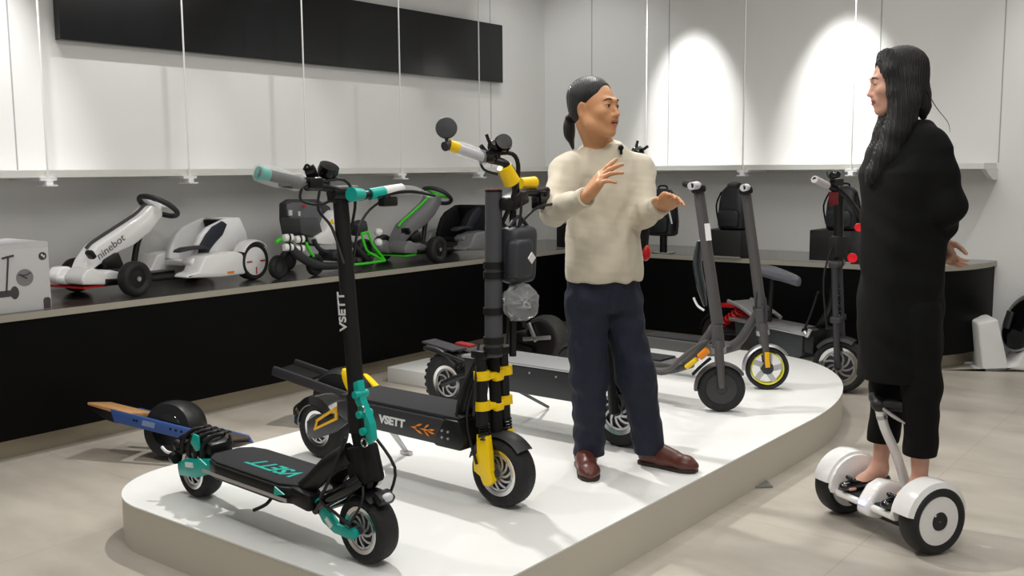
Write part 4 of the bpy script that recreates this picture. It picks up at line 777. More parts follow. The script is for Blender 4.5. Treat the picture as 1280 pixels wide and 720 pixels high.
# ---------------------------------------------------------------- bags and black display boxes on the back counter
def display_box(u, v, wv, wu, h, label):
    c = room(u, v, BZ); o = tag(empty('display_box', c, -RA), label, 'box')
    M().box((0, 0, h / 2), (wv, wu, h), (0, 0, 0), 0.003).out('box_body', mat('box black', rgb(16, 16, 17), 0.5), o)
    M().box((0, -wu / 2 - 0.001, 0.006), (wv, 0.004, 0.012)).out('base_trim', ALU, o); return o
def backpack(u, v, z, rz, h, w_, d_, label, straps=True):
    o = tag(empty('backpack', room(u, v, z), -RA + rz), label, 'backpack'); BN = mat('backpack nylon', rgb(20, 22, 27), 0.5, bump=0.3, bscale=200)
    rings = []
    for t, a_, b_ in ((0, 0.80, 0.70), (0.04, 0.95, 0.95), (0.3, 1.0, 1.0), (0.65, 0.92, 0.85), (0.88, 0.78, 0.62), (0.97, 0.55, 0.42), (1.0, 0.3, 0.2)):
        rings.append([Vector((math.copysign(abs(math.cos(q)) ** 0.55, math.cos(q)) * w_ / 2 * a_, math.copysign(abs(math.sin(q)) ** 0.55, math.sin(q)) * d_ / 2 * b_, t * h)) for q in [2 * PI * i / 28 for i in range(28)]])
    M().rings(rings).out('bag_body', BN, o)
    M().prism([(-w_ * .36, h * .08), (w_ * .36, h * .08), (w_ * .38, h * .38), (w_ * .30, h * .46), (-w_ * .30, h * .46), (-w_ * .38, h * .38)], -d_ / 2 - 0.03, -d_ / 2 + 0.02, 'xz', 0.012).out('front_pocket', mat('pocket nylon', rgb(26, 29, 34), 0.4, bump=0.3, bscale=200), o)
    M().tube([(-0.04, 0, h * 0.97), (-0.03, 0, h * 1.05), (0.03, 0, h * 1.05), (0.04, 0, h * 0.97)], 0.007).out('top_handle', MATTE, o)
    if straps:
        for sg in (-1, 1): M().tube([(sg * w_ * .42, -d_ * .1, h * .86), (sg * w_ * .56, -d_ * .25, h * .55), (sg * w_ * .50, -d_ * .1, h * .12)], 0.011, flat=0.5).out('strap', MATTE, o)
    return o
display_box(6.98, -3.39, 0.31, 0.26, 0.205, 'black display box on the back counter, seen between the two slim grey scooters')
backpack(6.98, -3.36, BZ + 0.205, 0.0, 0.33, 0.22, 0.15, 'black backpack standing on the box between the two slim grey scooters')
display_box(7.03, -2.58, 0.30, 0.26, 0.225, 'black display box on the back counter beside the standing woman')
backpack(7.03, -2.54, BZ + 0.225, 0.0, 0.31, 0.23, 0.16, 'black backpack standing on the box nearest the standing woman')
display_box(7.0, -4.83, 0.20, 0.24, 0.21, 'black display box in the counter corner behind the man')
backpack(7.05, -4.80, BZ + 0.21, 0.0, 0.30, 0.17, 0.14, 'black backpack standing on the corner box behind the man')
st = tag(empty('bag_stand', room(6.95, -3.94, BZ), -RA), 'small black bag stand on the back counter under the hanging backpack', 'stand')
M().box((0, 0, 0.006), (0.14, 0.14, 0.012), (0, 0, 0), 0.003).out('base', CHROME, st)
M().cyl((0, 0, 0.01), (0, 0, 0.139), 0.03).out('post', BLACKG, st)
bp = backpack(6.95, -3.95, BZ + 0.14, 0.0, 0.37, 0.25, 0.16, 'black backpack with a white strap line, hanging on the stand beside the man')
part(M().tube([(0.06, -0.085, 0.33), (0.10, -0.09, 0.22), (0.125, -0.075, 0.10)], 0.007).out('white_piping', PRINTW, bp), 'white piping line')
M().tube([(-0.10, -0.08, 0.03), (-0.14, -0.08, -0.04), (-0.13, -0.09, -0.11), (-0.10, -0.09, -0.13)], 0.007).out('hanging_strap', MATTE, bp)
# ================================================================== floor things
# one-wheel board at the left
FW = Frame(onz(212, 577) + Vector((0.0, 0.06, 0)), (0.97, -0.24)); ow = tag(FW.empty('one_wheel_board'), 'one wheeled board with blue rails and wooden tail, on the floor left of the platform', 'board')
Rw = 0.142
m = M().lathe([(0.05, -0.085), (Rw * 0.86, -0.085), (Rw * 0.97, -0.06), (Rw, 0.0), (Rw * 0.97, 0.06), (Rw * 0.86, 0.085), (0.05, 0.085)], (0, 0, Rw), (0, 1, 0), 48); tw = m.out('wheel', mat('slick rubber', rgb(26, 26, 28), 0.42), ow); ow.rotation_euler = (-0.22, 0, FW.a)
M().cyl((0, -0.093, Rw), (0, 0.093, Rw), 0.016).out('axle_cap', ALU, tw)
M().lathe([(0.02, -0.088), (0.075, -0.087), (0.08, -0.080), (0.08, 0.080), (0.075, 0.087), (0.02, 0.088)], (0, 0, Rw), (0, 1, 0), 32).out('hub', BLACKG, tw)
def tilt(x, z=0.0): return Vector((x, 0, Rw + 0.012 - 0.155 * x + z))
def board_piece(L, y0, y1, name, m_, lab=None):
    m = M().prism([(x, tilt(x, dz).z) for x, dz in L], y0, y1, 'xz', 0.004); o = m.out(name, m_, ow)
    if lab: part(o, lab)
BLUE = mat('rail blue', rgb(58, 88, 150), 0.4)
for y0, y1 in ((-0.128, -0.100), (0.100, 0.128)): board_piece([(-0.26, -0.03), (-0.29, 0.03), (0.33, 0.022), (0.36, -0.01), (0.30, -0.032)], y0, y1, 'side_rail', BLUE, 'blue side rail')
board_piece([(-0.42, 0.035), (-0.42, 0.022), (-0.26, 0.012), (-0.17, 0.012), (-0.17, 0.034), (-0.26, 0.034)], -0.125, 0.06, 'tail_deck', mat('deck wood', rgb(186, 140, 92), 0.5, noise=0.2, nscale=30), 'wooden tail edged in orange')
board_piece([(-0.41, 0.02), (-0.27, 0.010), (-0.25, -0.035), (-0.31, -0.03), (-0.40, 0.0)], -0.118, 0.05, 'tail_bumper', BLACK)
board_piece([(0.17, 0.012), (0.375, 0.008), (0.375, 0.022), (0.17, 0.034)], -0.125, 0.06, 'front_deck', mat('deck wood dark', rgb(70, 56, 44), 0.7, noise=0.2, nscale=30))
board_piece([(0.25, -0.035), (0.30, 0.01), (0.39, 0.006), (0.34, -0.03)], -0.118, 0.05, 'front_bumper', BLACK)
m = M()
for x in (-0.15, -0.135, 0.05, 0.08, 0.11): q = tilt(x, 0.002); m.cyl((x, -0.1295, q.z), (x, -0.127, q.z), 0.006)
m.out('rail_bolt', MATTE, ow)
m = M(); q = tilt(-0.07, 0.0); m.box((-0.07, -0.129, q.z), (0.07, 0.001, 0.026), (0, 0.155, 0)); m.out('rail_sticker', mat('sticker pale blue', rgb(120, 140, 175), 0.5, noise=0.4, nscale=200), ow)
# second one-wheel, yellow fender, behind the teal scooter
o2 = onz(430, 545) + Vector((-0.03, 0.20, 0)); FY = Frame(o2, (0.93, -0.36)); ow2 = tag(FY.empty('one_wheel_board'), 'dark one wheeled board with yellow fender, on the floor behind the platform edge', 'board')
R_ = 0.165
tw = M().lathe([(0.05, -0.08), (R_ * 0.88, -0.08), (R_ * 0.97, -0.055), (R_, 0.0), (R_ * 0.97, 0.055), (R_ * 0.88, 0.08), (0.05, 0.08)], (0, 0, R_), (0, 1, 0), 44).out('wheel', mat('slick rubber', rgb(26, 26, 28), 0.42), ow2)
M().cyl((0, -0.087, R_), (0, 0.087, R_), 0.05).out('hub', DGREY, tw)
for y in (-0.105, 0.105): M().box((-0.02, y, R_ + 0.055), (0.74, 0.024, 0.055), (0, 0.24, 0), 0.008).out('side_rail', DGREY, ow2)
M().box((-0.29, 0, R_ + 0.108), (0.20, 0.19, 0.02), (0, 0.24, 0), 0.006).out('tail_deck', MATTE, ow2); M().box((0.26, 0, R_ - 0.01), (0.20, 0.19, 0.02), (0, 0.24, 0), 0.006).out('front_deck', MATTE, ow2)
for L, wd in (([(430, 460), (432, 473), (435, 485), (439, 496)], (0.036, 0.040, 0.030, 0.016)), ([(452, 467), (461, 476), (470, 487), (477, 500)], (0.008, 0.018, 0.024, 0.014))):
    pts = [FY.p(a, b, -0.10) for a, b in L]; rings = []
    for p, q in zip(pts, wd): rings.append([p + Vector((-q, -0.006, 0.004)), p + Vector((q, -0.006, -0.004)), p + Vector((q, 0.05, -0.004)), p + Vector((-q, 0.05, 0.004))])
    part(M().rings(rings).out('fender_blade', YEL, ow2, sub=1), 'yellow fender blade')
# white foam slabs on the floor behind the platform
FOAM = mat('white foam', rgb(222, 222, 220), 0.85, noise=0.04, nscale=150, bump=0.25, bscale=260)
s_ = tag(empty('foam_slab', onz(513, 482) + RU * 0.20 - RV * 0.0, -RA), 'thick white foam slab lying on the floor behind the platform', 'foam'); M().box((0, 0, 0.05), (0.42, 0.40, 0.10), (0, 0, 0), 0.006).out('slab', FOAM, s_)
s_ = tag(empty('foam_slab', onz(566, 441) + RU * 0.1, -RA), 'small pale foam slab lying against the black counter front', 'foam'); M().box((0, 0, 0.025), (0.30, 0.20, 0.05), (0, 0, 0), 0.006).out('slab', mat('grey foam', rgb(150, 150, 148), 0.85), s_)
# fat-tyred unicycle with folding pedals
FU = Frame(onz(684, 456) + Vector((0, 0.08, 0)), (0.75, -0.66)); eu = tag(FU.empty('electric_unicycle'), 'black unicycle wheel with grey crossed pedals, on the floor behind the platform near the man', 'unicycle')
m = M().lathe([(0.06, -0.07), (0.155, -0.07), (0.168, -0.05), (0.175, 0.0), (0.168, 0.05), (0.155, 0.07), (0.06, 0.07)], (0, 0, 0.175), (0, 1, 0), 40); tw = m.out('wheel', mat('dusty rubber', rgb(60, 58, 54), 0.7), eu)
M().lathe([(0.004, -0.085), (0.11, -0.083), (0.135, -0.072), (0.135, 0.072), (0.11, 0.083), (0.004, 0.085)], (0, 0, 0.175), (0, 1, 0), 32).out('side_shell', BLACK, eu)
m = M().box((-0.01, -0.10, 0.19), (0.26, 0.02, 0.03), (0, -0.15, 0), 0.006); m.box((-0.05, -0.10, 0.23), (0.03, 0.02, 0.15), (0, -0.5, 0), 0.006); m.out('pedal', ALU, eu)
m = M().box((-0.16, -0.09, 0.10), (0.22, 0.06, 0.06), (0, 0.1, 0), 0.02); m.box((-0.17, -0.05, 0.16), (0.16, 0.08, 0.10), (0, 0, 0), 0.03); m.out('battery_shell', BLACK, eu)
# foam cradle with a slim unicycle at the right edge
FC = Frame(onz(1243, 463) - RU * 0.05, (1, -0.18)); fc = tag(FC.empty('foam_cradle'), 'white foam packing cradle on the floor by the wall at the right', 'foam')
m = M().prism([(-0.10, 0.0), (0.14, 0.015), (0.36, -0.0), (0.36, 0.20), (0.23, 0.24), (0.155, 0.055), (0.10, 0.035), (0.02, 0.36), (-0.11, 0.33), (-0.06, 0.0)], 0.0, 0.26, 'xz', 0.015); m.out('cradle', FOAM, fc, ang=60)
uc = tag(FC.empty('electric_unicycle'), 'slim glossy black unicycle leaning in the white foam cradle', 'unicycle')
cc = Vector((0.25, 0.13, 0.31)); ax = Vector((0.90, 0.28, -0.33)).normalized()
tw = M().lathe([(0.05, -0.035), (0.19, -0.035), (0.205, -0.02), (0.21, 0), (0.205, 0.02), (0.19, 0.035), (0.05, 0.035)], cc, ax, 40).out('wheel', RUBS, uc)
for sg in (-1, 1): M().lathe([(0.004, sg * 0.075), (0.13, sg * 0.072), (0.19, sg * 0.055), (0.205, sg * 0.040), (0.19, sg * 0.034), (0.004, sg * 0.034)], cc, ax, 36).out('side_shell', BLACKG, uc); M().lathe([(0.196, sg * 0.040), (0.207, sg * 0.036), (0.209, sg * 0.044), (0.198, sg * 0.050)], cc, ax, 36, closed=True).out('edge_trim', ALU, uc)
M().box(cc + Vector((-0.13, 0, 0.03)), (0.02, 0.10, 0.12), (0, 0.2, 0), 0.006).out('pedal', DGREY, uc)
# floor socket plate
o = onz(945, 606); fs = tag(empty('floor_socket', o, math.radians(5)), 'small grey metal floor socket lid beside the platform', 'socket')
M().box((0, 0, 0.004), (0.12, 0.10, 0.008), (0, 0, 0), 0.002).out('socket_lid', mat('socket grey', rgb(140, 143, 142), 0.4, 0.6), fs)
M().box((0.045, -0.03, 0.009), (0.018, 0.01, 0.003)).out('latch', ALU, fs)
# ================================================================== soft bodies: distance fields turned into one smooth mesh
V3 = lambda p: np.array(tuple(p), dtype=np.float64)
class SDF:
    def __init__(s, lo, hi, h):
        s.lo = V3(lo); s.h = h; s.n = np.ceil((V3(hi) - s.lo) / h).astype(int) + 1; s.D = np.full(tuple(s.n), 0.06, np.float32)
    def _g(s, lo, hi, k):
        m = k + 3 * s.h; i0 = np.clip(np.floor((V3(lo) - m - s.lo) / s.h).astype(int), 0, s.n - 1); i1 = np.clip(np.ceil((V3(hi) + m - s.lo) / s.h).astype(int) + 1, 1, s.n)
        sl = tuple(slice(a, b) for a, b in zip(i0, i1)); ax = [s.lo[i] + s.h * np.arange(i0[i], i1[i]) for i in range(3)]
        return sl, np.stack(np.meshgrid(*ax, indexing='ij'), -1)
    def put(s, sl, d, k, sub=False):
        a = s.D[sl]; d = d.astype(np.float32)
        if sub:
            d = -d; hh = np.maximum(k - np.abs(a - d), 0) / k; s.D[sl] = np.maximum(a, d) + hh * hh * k * 0.25
        else:
            hh = np.maximum(k - np.abs(a - d), 0) / k; s.D[sl] = np.minimum(a, d) - hh * hh * k * 0.25
    def cone(s, a, b, ra, rb=None, k=0.01, flat=None, sub=False):
        a = V3(a); b = V3(b); rb = ra if rb is None else rb; R = max(ra, rb)
        sl, P = s._g(np.minimum(a, b) - R, np.maximum(a, b) + R, k)
        if 0 in P.shape: return s
        ab = b - a; t = np.clip(((P - a) @ ab) / max(ab @ ab, 1e-12), 0, 1); q = P - a - t[..., None] * ab
        if flat is not None:
            n = V3(flat[0]); c = q @ n; l2 = np.sqrt(np.maximum((q * q).sum(-1) - c * c + (c * flat[1]) ** 2, 0))
        else: l2 = np.sqrt((q * q).sum(-1))
        s.put(sl, l2 - (ra + (rb - ra) * t), k, sub); return s
    def chain(s, pts, rs, k=0.01, flat=None):
        for i in range(len(pts) - 1): s.cone(pts[i], pts[i + 1], rs[i], rs[i + 1], k, flat)
        return s
    def ell(s, c, r, T=None, k=0.01, sub=False):
        """ellipsoid; T carries a local frame"""
        T = T if T is not None else Matrix.Identity(4); cw = V3(T @ Vector(c)); R = max(r) * T.to_scale().x
        sl, P = s._g(cw - R, cw + R, k)
        if 0 in P.shape: return s
        q = loc(P, T) - V3(c); r = V3(r); k0 = np.sqrt(((q / r) ** 2).sum(-1)); k1 = np.sqrt(((q / r ** 2) ** 2).sum(-1)) + 1e-9
        s.put(sl, k0 * (k0 - 1) / k1 * T.to_scale().x, k, sub); return s
    def loft(s, c0, ang, lv, k=0.02):
        """stack of ellipses: levels (z, forward shift, side shift, half depth, half width)"""
        lv = np.array(lv, float); R = max(lv[:, 3:].max() + np.abs(lv[:, 1:3]).max(), 0.1)
        sl, P = s._g((c0[0] - R, c0[1] - R, lv[0, 0]), (c0[0] + R, c0[1] + R, lv[-1, 0]), k)
        ca, sa = math.cos(ang), math.sin(ang); dx, dy, z = P[..., 0] - c0[0], P[..., 1] - c0[1], P[..., 2]
        f = lambda i: np.interp(z, lv[:, 0], lv[:, i])
        x = dx * ca + dy * sa - f(1); y = -dx * sa + dy * ca - f(2); rx, ry = f(3), f(4)
        d = (np.sqrt((x / rx) ** 2 + (y / ry) ** 2) - 1) * np.minimum(rx, ry)
        e = np.maximum(lv[0, 0] - z, z - lv[-1, 0]); kk = 0.012; hh = np.maximum(kk - np.abs(d - e), 0) / kk
        s.put(sl, np.maximum(d, e) + hh * hh * kk * 0.25, k); return s
    def cut(s, p, n, k=0.004):
        """keep the side n points away from"""
        ax = [s.lo[i] + s.h * np.arange(s.n[i]) for i in range(3)]; n = V3(n)
        d = (ax[0][:, None, None] - p[0]) * n[0] + (ax[1][None, :, None] - p[1]) * n[1] + (ax[2][None, None, :] - p[2]) * n[2]
        s.D = np.maximum(s.D, d.astype(np.float32)); return s
    def wrinkle(s, amp, f, seed=0):
        rs = np.random.RandomState(seed); ax = [(s.lo[i] + s.h * np.arange(s.n[i])).astype(np.float32) for i in range(3)]
        for _ in range(5):
            v = rs.normal(size=3) * f; ph = rs.rand() * 6.28; w2 = rs.normal(size=3) * f * 0.5
            s.D += (amp / 2.5 * np.sin(ax[0][:, None, None] * v[0] + ax[1][None, :, None] * v[1] + ax[2][None, None, :] * v[2] + ph + 1.5 * np.sin(ax[0][:, None, None] * w2[0] + ax[2][None, None, :] * w2[2]))).astype(np.float32)
        return s
    def mesh(s):
        D = s.D; N = D < 0; c = N[:-1, :-1, :-1]; any_ = c.copy(); all_ = c.copy()
        for i in (0, 1):
            for j in (0, 1):
                for k in (0, 1):
                    q = N[i:N.shape[0] - 1 + i, j:N.shape[1] - 1 + j, k:N.shape[2] - 1 + k]; any_ |= q; all_ &= q
        idx = np.argwhere(any_ & ~all_); vid = np.full(any_.shape, -1, np.int32); vid[tuple(idx.T)] = np.arange(len(idx))
        acc = np.zeros((len(idx), 3)); cnt = np.zeros(len(idx))
        cr = [(i, j, k) for i in (0, 1) for j in (0, 1) for k in (0, 1)]
        val = {c_: D[idx[:, 0] + c_[0], idx[:, 1] + c_[1], idx[:, 2] + c_[2]] for c_ in cr}
        for a in cr:
            for ax in range(3):
                if a[ax]: continue
                b = list(a); b[ax] = 1; b = tuple(b); va, vb = val[a], val[b]; m = (va < 0) != (vb < 0)
                t = va[m] / (va[m] - vb[m]); p = np.tile(np.array(a, float), (m.sum(), 1)); p[:, ax] += t; acc[m] += p; cnt[m] += 1
        verts = s.lo + s.h * (idx + acc / cnt[:, None]); F = []
        for ax in range(3):
            o1, o2 = [(1, 2), (2, 0), (0, 1)][ax]
            A0 = [slice(0, -1)] * 3; A1 = [slice(0, -1)] * 3; A1[ax] = slice(1, None)
            na = N[tuple(slice(0, -1) if i == ax else slice(1, -1) for i in range(3))]; nb = N[tuple(slice(1, None) if i == ax else slice(1, -1) for i in range(3))]
            e = np.argwhere(na != nb); e2 = e.copy()
            for i in range(3):
                if i != ax: e2[:, i] += 1
            flip = na[tuple(e.T)]
            def g(d1, d2):
                q = e2.copy(); q[:, o1] += d1; q[:, o2] += d2; return vid[tuple(q.T)]
            quad = np.stack([g(-1, -1), g(0, -1), g(0, 0), g(-1, 0)], 1); quad[~flip] = quad[~flip][:, ::-1]; F.append(quad)
        F = np.concatenate(F); F = F[(F >= 0).all(1)]
        return verts, F
    def out(s, name, mats, parent, region=None, smooth=2):
        v, f = s.mesh(); me = bpy.data.meshes.new(name)
        me.vertices.add(len(v)); me.loops.add(f.size); me.polygons.add(len(f))
        for _ in range(smooth):                       # a light relaxation of the grid
            acc = np.zeros_like(v); n = np.zeros(len(v))
            for i in range(4):
                for j in (1, 3): np.add.at(acc, f[:, i], v[f[:, (i + j) % 4]]); np.add.at(n, f[:, i], 1)
            v = v * 0.5 + acc / np.maximum(n, 1)[:, None] * 0.5
        me.vertices.foreach_set('co', (v - V3(parent.location) if parent is not None else v).astype(np.float32).ravel())
        me.polygons.foreach_set('loop_start', np.arange(0, f.size, 4, dtype=np.int32)); me.polygons.foreach_set('loop_total', np.full(len(f), 4, np.int32)); me.loops.foreach_set('vertex_index', f.astype(np.int32).ravel())
        me.polygons.foreach_set('use_smooth', np.ones(len(f), bool))
        for m in (mats if isinstance(mats, list) else [mats]): me.materials.append(m)
        if region is not None: me.polygons.foreach_set('material_index', region(v[f].mean(1)).astype(np.int32))
        me.update(); me.validate(); return link(bpy.data.objects.new(name, me), parent)
def loc(P, T):
    I = np.array(T.inverted()); return P @ I[:3, :3].T + I[:3, 3]
def skin_mat(name, c): return mat(name, c, 0.5, noise=0.06, nscale=45, sss=0.25)
def pose(c, fwd, up=(0, 0, 1), scale=1.0):
    x = Vector(fwd).normalized(); y = Vector(up).cross(x).normalized(); z = x.cross(y)
    m = Matrix(((x.x, y.x, z.x, 0), (x.y, y.y, z.y, 0), (x.z, y.z, z.z, 0), (0, 0, 0, 1))) @ Matrix.Scale(scale, 4); m.translation = Vector(c); return m
def head(S, T, fem=False, mouth=0.0):
    """skull, jaw, brow, nose, lips, ears in the head's own frame: x to the face, z up, origin between the ears"""
    sc = T.to_scale().x; L = lambda p: T @ Vector(p)
    def C(a, b, ra, rb, k=0.012): S.cone(L(a), L(b), ra * sc, rb * sc, k)
    E = lambda c, r, k=0.012, sub=False: S.ell(c, r, T, k, sub)
    jw = 0.047 if fem else 0.054
    E((-0.018, 0, 0.032), (0.092, 0.073, 0.082), 0.02); E((0.03, 0, -0.005), (0.058, 0.062, 0.075), 0.02)
    E((0.030, 0, -0.05), (0.058, 0.055, 0.058), 0.02); E((0.02, 0, -0.085), (0.045, 0.040, 0.022), 0.02)
    for sg in (-1, 1):
        C((-0.012, sg * (jw + 0.002), -0.040), (0.012, sg * (jw - 0.002), -0.072), 0.018, 0.017, 0.025); C((0.012, sg * (jw - 0.002), -0.072), (0.066, sg * 0.014, -0.100), 0.017, 0.015, 0.025)
        E((0.062, sg * 0.040, -0.026), (0.024, 0.022, 0.020), 0.02)
        if not fem: E((0.080, sg * 0.030, -0.050), (0.010, 0.012, 0.014), 0.012)
    E((0.070, 0, -0.102), (0.020, 0.022, 0.016), 0.014)
    C((0.076, -0.036, 0.022), (0.086, -0.010, 0.018), 0.010, 0.010); C((0.076, 0.036, 0.022), (0.086, 0.010, 0.018), 0.010, 0.010)
    for sg in (-1, 1):
        E((0.094, sg * 0.031, 0.0), (0.014, 0.019, 0.011), 0.012, True)
        E((0.0745, sg * 0.031, -0.001), (0.0138, 0.0165, 0.0128), 0.004); E((0.0765, sg * 0.031, 0.0065), (0.0125, 0.0165, 0.0075 + 0.002 * fem), 0.002); E((0.0755, sg * 0.031, -0.0105), (0.0118, 0.0155, 0.0058), 0.002)
        C((0.0835, sg * 0.020, 0.004), (0.080, sg * 0.045, 0.003), 0.0035, 0.003, 0.003)     # upper lid
        C((0.083, sg * 0.021, -0.0085), (0.079, sg * 0.043, -0.008), 0.003, 0.003, 0.003)    # lower lid
    nb = 0.097 if fem else 0.099
    C((0.082, 0, 0.010), (nb + 0.003, 0, -0.028), 0.0075, 0.0090, 0.010); E((nb + 0.008, 0, -0.036), (0.010, 0.010, 0.008), 0.007)
    for sg in (-1, 1): E((nb - 0.005, sg * (0.011 if fem else 0.0145), -0.039), (0.011, 0.008, 0.0078), 0.008); E((nb + 0.002, sg * 0.0065, -0.0465), (0.0045, 0.0032, 0.003), 0.002, True)
    # mouth
    o = mouth
    E((0.079, 0, -0.064), (0.018, 0.032, 0.024), 0.016)
    w_, up = (0.024, 0.0) if fem else (0.029, 0.003)
    for sg in (-1, 1):
        C((0.0965, 0.0, -0.0595), (0.083, sg * w_, -0.0645 + up), 0.0048, 0.0024, 0.004); C((0.0945, 0.0, -0.072 - o), (0.082, sg * w_ * 0.95, -0.0665 + up), 0.0055, 0.0024, 0.004)
        S.cone(L((0.1005, 0, -0.0655 - o * 0.5)), L((0.090, sg * w_ * 0.75, -0.0660 - o * 0.3 + up * 0.8)), (0.0016 + o * 0.65) * sc, 0.0014 * sc, 0.003, None, True)
    for sg in (-1, 1):
        Te = T @ Matrix.Translation((-0.012, sg * 0.074, -0.012)) @ Euler((sg * -0.25, 0.15, sg * -0.35)).to_matrix().to_4x4()
        S.ell((0, 0, 0), (0.017, 0.007, 0.031), Te, 0.006); S.ell((0.003, sg * 0.007, 0.003), (0.009, 0.005, 0.019), Te, 0.004, True); S.ell((0.004, sg * 0.002, -0.026), (0.009, 0.006, 0.009), Te, 0.005)
def face_region(T):
    def f(c):
        q = loc(c, T); r = np.zeros(len(c), int)
        up = (np.abs(q[:, 1]) / 0.0285) ** 2 + ((q[:, 2] + 0.0665) / 0.0115) ** 2 < 1
        r[(q[:, 0] > 0.082) & up] = 1
        r[(q[:, 0] > 0.078) & (q[:, 0] < 0.0965) & (np.abs(q[:, 1]) < 0.020) & (np.abs(q[:, 2] + 0.0675) < 0.0030)] = 2
        return r
    return f
EYEW = mat('eye white', rgb(225, 220, 215), 0.2); IRIS = mat('dark iris', rgb(38, 24, 18), 0.1)
def eyes(T, parent, brow, sgs=(-1, 1), lid=1.0, down=0.0):
    O = Vector(parent.location); sc = T.to_scale().x; R3 = T.to_3x3().normalized()
    for sg in sgs:
        c = T @ Vector((0.0765 - down * 0.004, sg * 0.0315, -0.002)); e = M().ell((c - O), 0.0120 * sc).out('eye', EYEW, parent)
        f = (R3 @ Vector((0.97, sg * 0.06, -0.08 - down))).normalized(); M().lathe([(0.0005, 0.0), (0.0052 * sc, -0.0005), (0.0050 * sc, -0.002), (0.0005, -0.002)], c - O + f * 0.0124 * sc, f, 16).out('iris', IRIS, e)
        pts = [T @ Vector(p) - O for p in ((0.0920, sg * 0.014, 0.0195), (0.0915, sg * 0.026, 0.0240), (0.0850, sg * 0.040, 0.0225), (0.0755, sg * 0.049, 0.0165))]
        M().tube(pts, [0.0018 * sc, 0.0028 * sc, 0.0022 * sc, 0.0008 * sc], 8).out('eyebrow', brow, parent)
        M().tube([T @ Vector(p) - O for p in ((0.0868, sg * 0.0195, 0.0005 - down * 0.006), (0.0898, sg * 0.030, 0.0030 - down * 0.008), (0.0845, sg * 0.0440, 0.0005 - down * 0.006))], [0.0006, 0.0012, 0.0008], 6).out('eyelash', brow, parent)
def hand(S, w, d, n, t, curl=(0.35, 0.35, 0.3, 0.3), s=1.0, thumb=0.6, spread=0.10):
    s = s * 1.05
    """w wrist, d to the fingers, n out of the palm, t to the thumb side"""
    w = Vector(w); d = Vector(d).normalized(); n = Vector(n); n = (n - d * n.dot(d)).normalized(); t0 = n.cross(d); t = t0 if t0.dot(Vector(t)) > 0 else -t0
    off = (0.028, 0.0095, -0.010, -0.028); ln = (0.070, 0.078, 0.073, 0.057); rad = (0.0088, 0.0090, 0.0086, 0.0076)
    for i in range(4):
        k_ = w + d * (0.086 - 0.010 * (i == 3) - 0.003 * (i == 0)) * s + t * off[i] * s
        S.cone(w + d * 0.008 * s + t * off[i] * 0.55 * s, k_, 0.0155 * s, 0.0125 * s, 0.012)
        S.cone(w + d * 0.03 * s + t * off[i] * 0.8 * s + n * 0.006, k_ + n * 0.003, 0.013 * s, 0.010 * s, 0.012)
        a = 0.12; p = k_; fan = spread * (1.5 - i)
        for q, fr in enumerate((0.46, 0.30, 0.24)):
            a += curl[i] * (0.9, 1.1, 0.7)[q]
            dr = (d * math.cos(a) + n * math.sin(a)).normalized() * math.cos(fan) + t * math.sin(fan)
            p2 = p + dr * ln[i] * fr * s; r0 = rad[i] * s * (1 - 0.11 * q); S.cone(p, p2, r0, r0 * 0.90, 0.003); p = p2
    b = w + d * 0.022 * s + t * 0.022 * s + n * 0.006 * s; p1 = b + (d * 0.60 + t * thumb + n * 0.30).normalized() * 0.042 * s; p2 = p1 + (d * 0.85 + t * 0.45 * thumb + n * 0.25).normalized() * 0.032 * s; p3 = p2 + (d * 0.97 + t * 0.10 + n * 0.22).normalized() * 0.026 * s
    S.cone(b, p1, 0.0165 * s, 0.0115 * s, 0.010); S.cone(p1, p2, 0.0110 * s, 0.0098 * s, 0.004); S.cone(p2, p3, 0.0098 * s, 0.0082 * s, 0.004)
def shoe(S, heel, toe, w_=0.044, h=0.07, ankle=None):
    heel = Vector(heel); toe = Vector(toe); d = (toe - heel).normalized(); L_ = (toe - heel).length; U_ = Vector((0, 0, 1))
    q = lambda t, z: heel + d * (L_ * t) + U_ * z
    S.cone(q(0.13, 0.030), q(0.45, 0.030), 0.033, 0.037, 0.02); S.cone(q(0.45, 0.032), q(0.80, 0.026), 0.038, w_ * 0.92, 0.02, (U_, 1.25)); S.cone(q(0.80, 0.026), q(0.92, 0.022), w_ * 0.86, w_ * 0.55, 0.015, (U_, 1.4))
    S.cone(q(0.14, 0.05), q(0.20, h + 0.015), 0.034, 0.036, 0.02); S.cone(q(0.25, h), q(0.60, 0.045), 0.034, 0.030, 0.02)
def sole(parent, heel, toe, w_, m, z0=0.0, t=0.016):
    heel = Vector(heel); toe = Vector(toe); d = toe - heel; L_ = d.length; d.normalize(); n = Vector((-d.y, d.x, 0)); O = Vector(parent.location)
    pr = [(0.0, 0.35), (0.02, 0.62), (0.12, 0.82), (0.35, 0.80), (0.60, 0.95), (0.78, 1.06), (0.92, 0.82), (0.99, 0.42)]
    pts = [heel + d * (L_ * a) + n * (w_ * b) - O for a, b in pr] + [heel + d * (L_ * a) - n * (w_ * b) - O for a, b in reversed(pr)]
    return M().prism([(p.x, p.y) for p in pts], heel.z - O.z + z0, heel.z - O.z + z0 + t, 'xy', 0.003).out('shoe_sole', m, parent, ang=60)
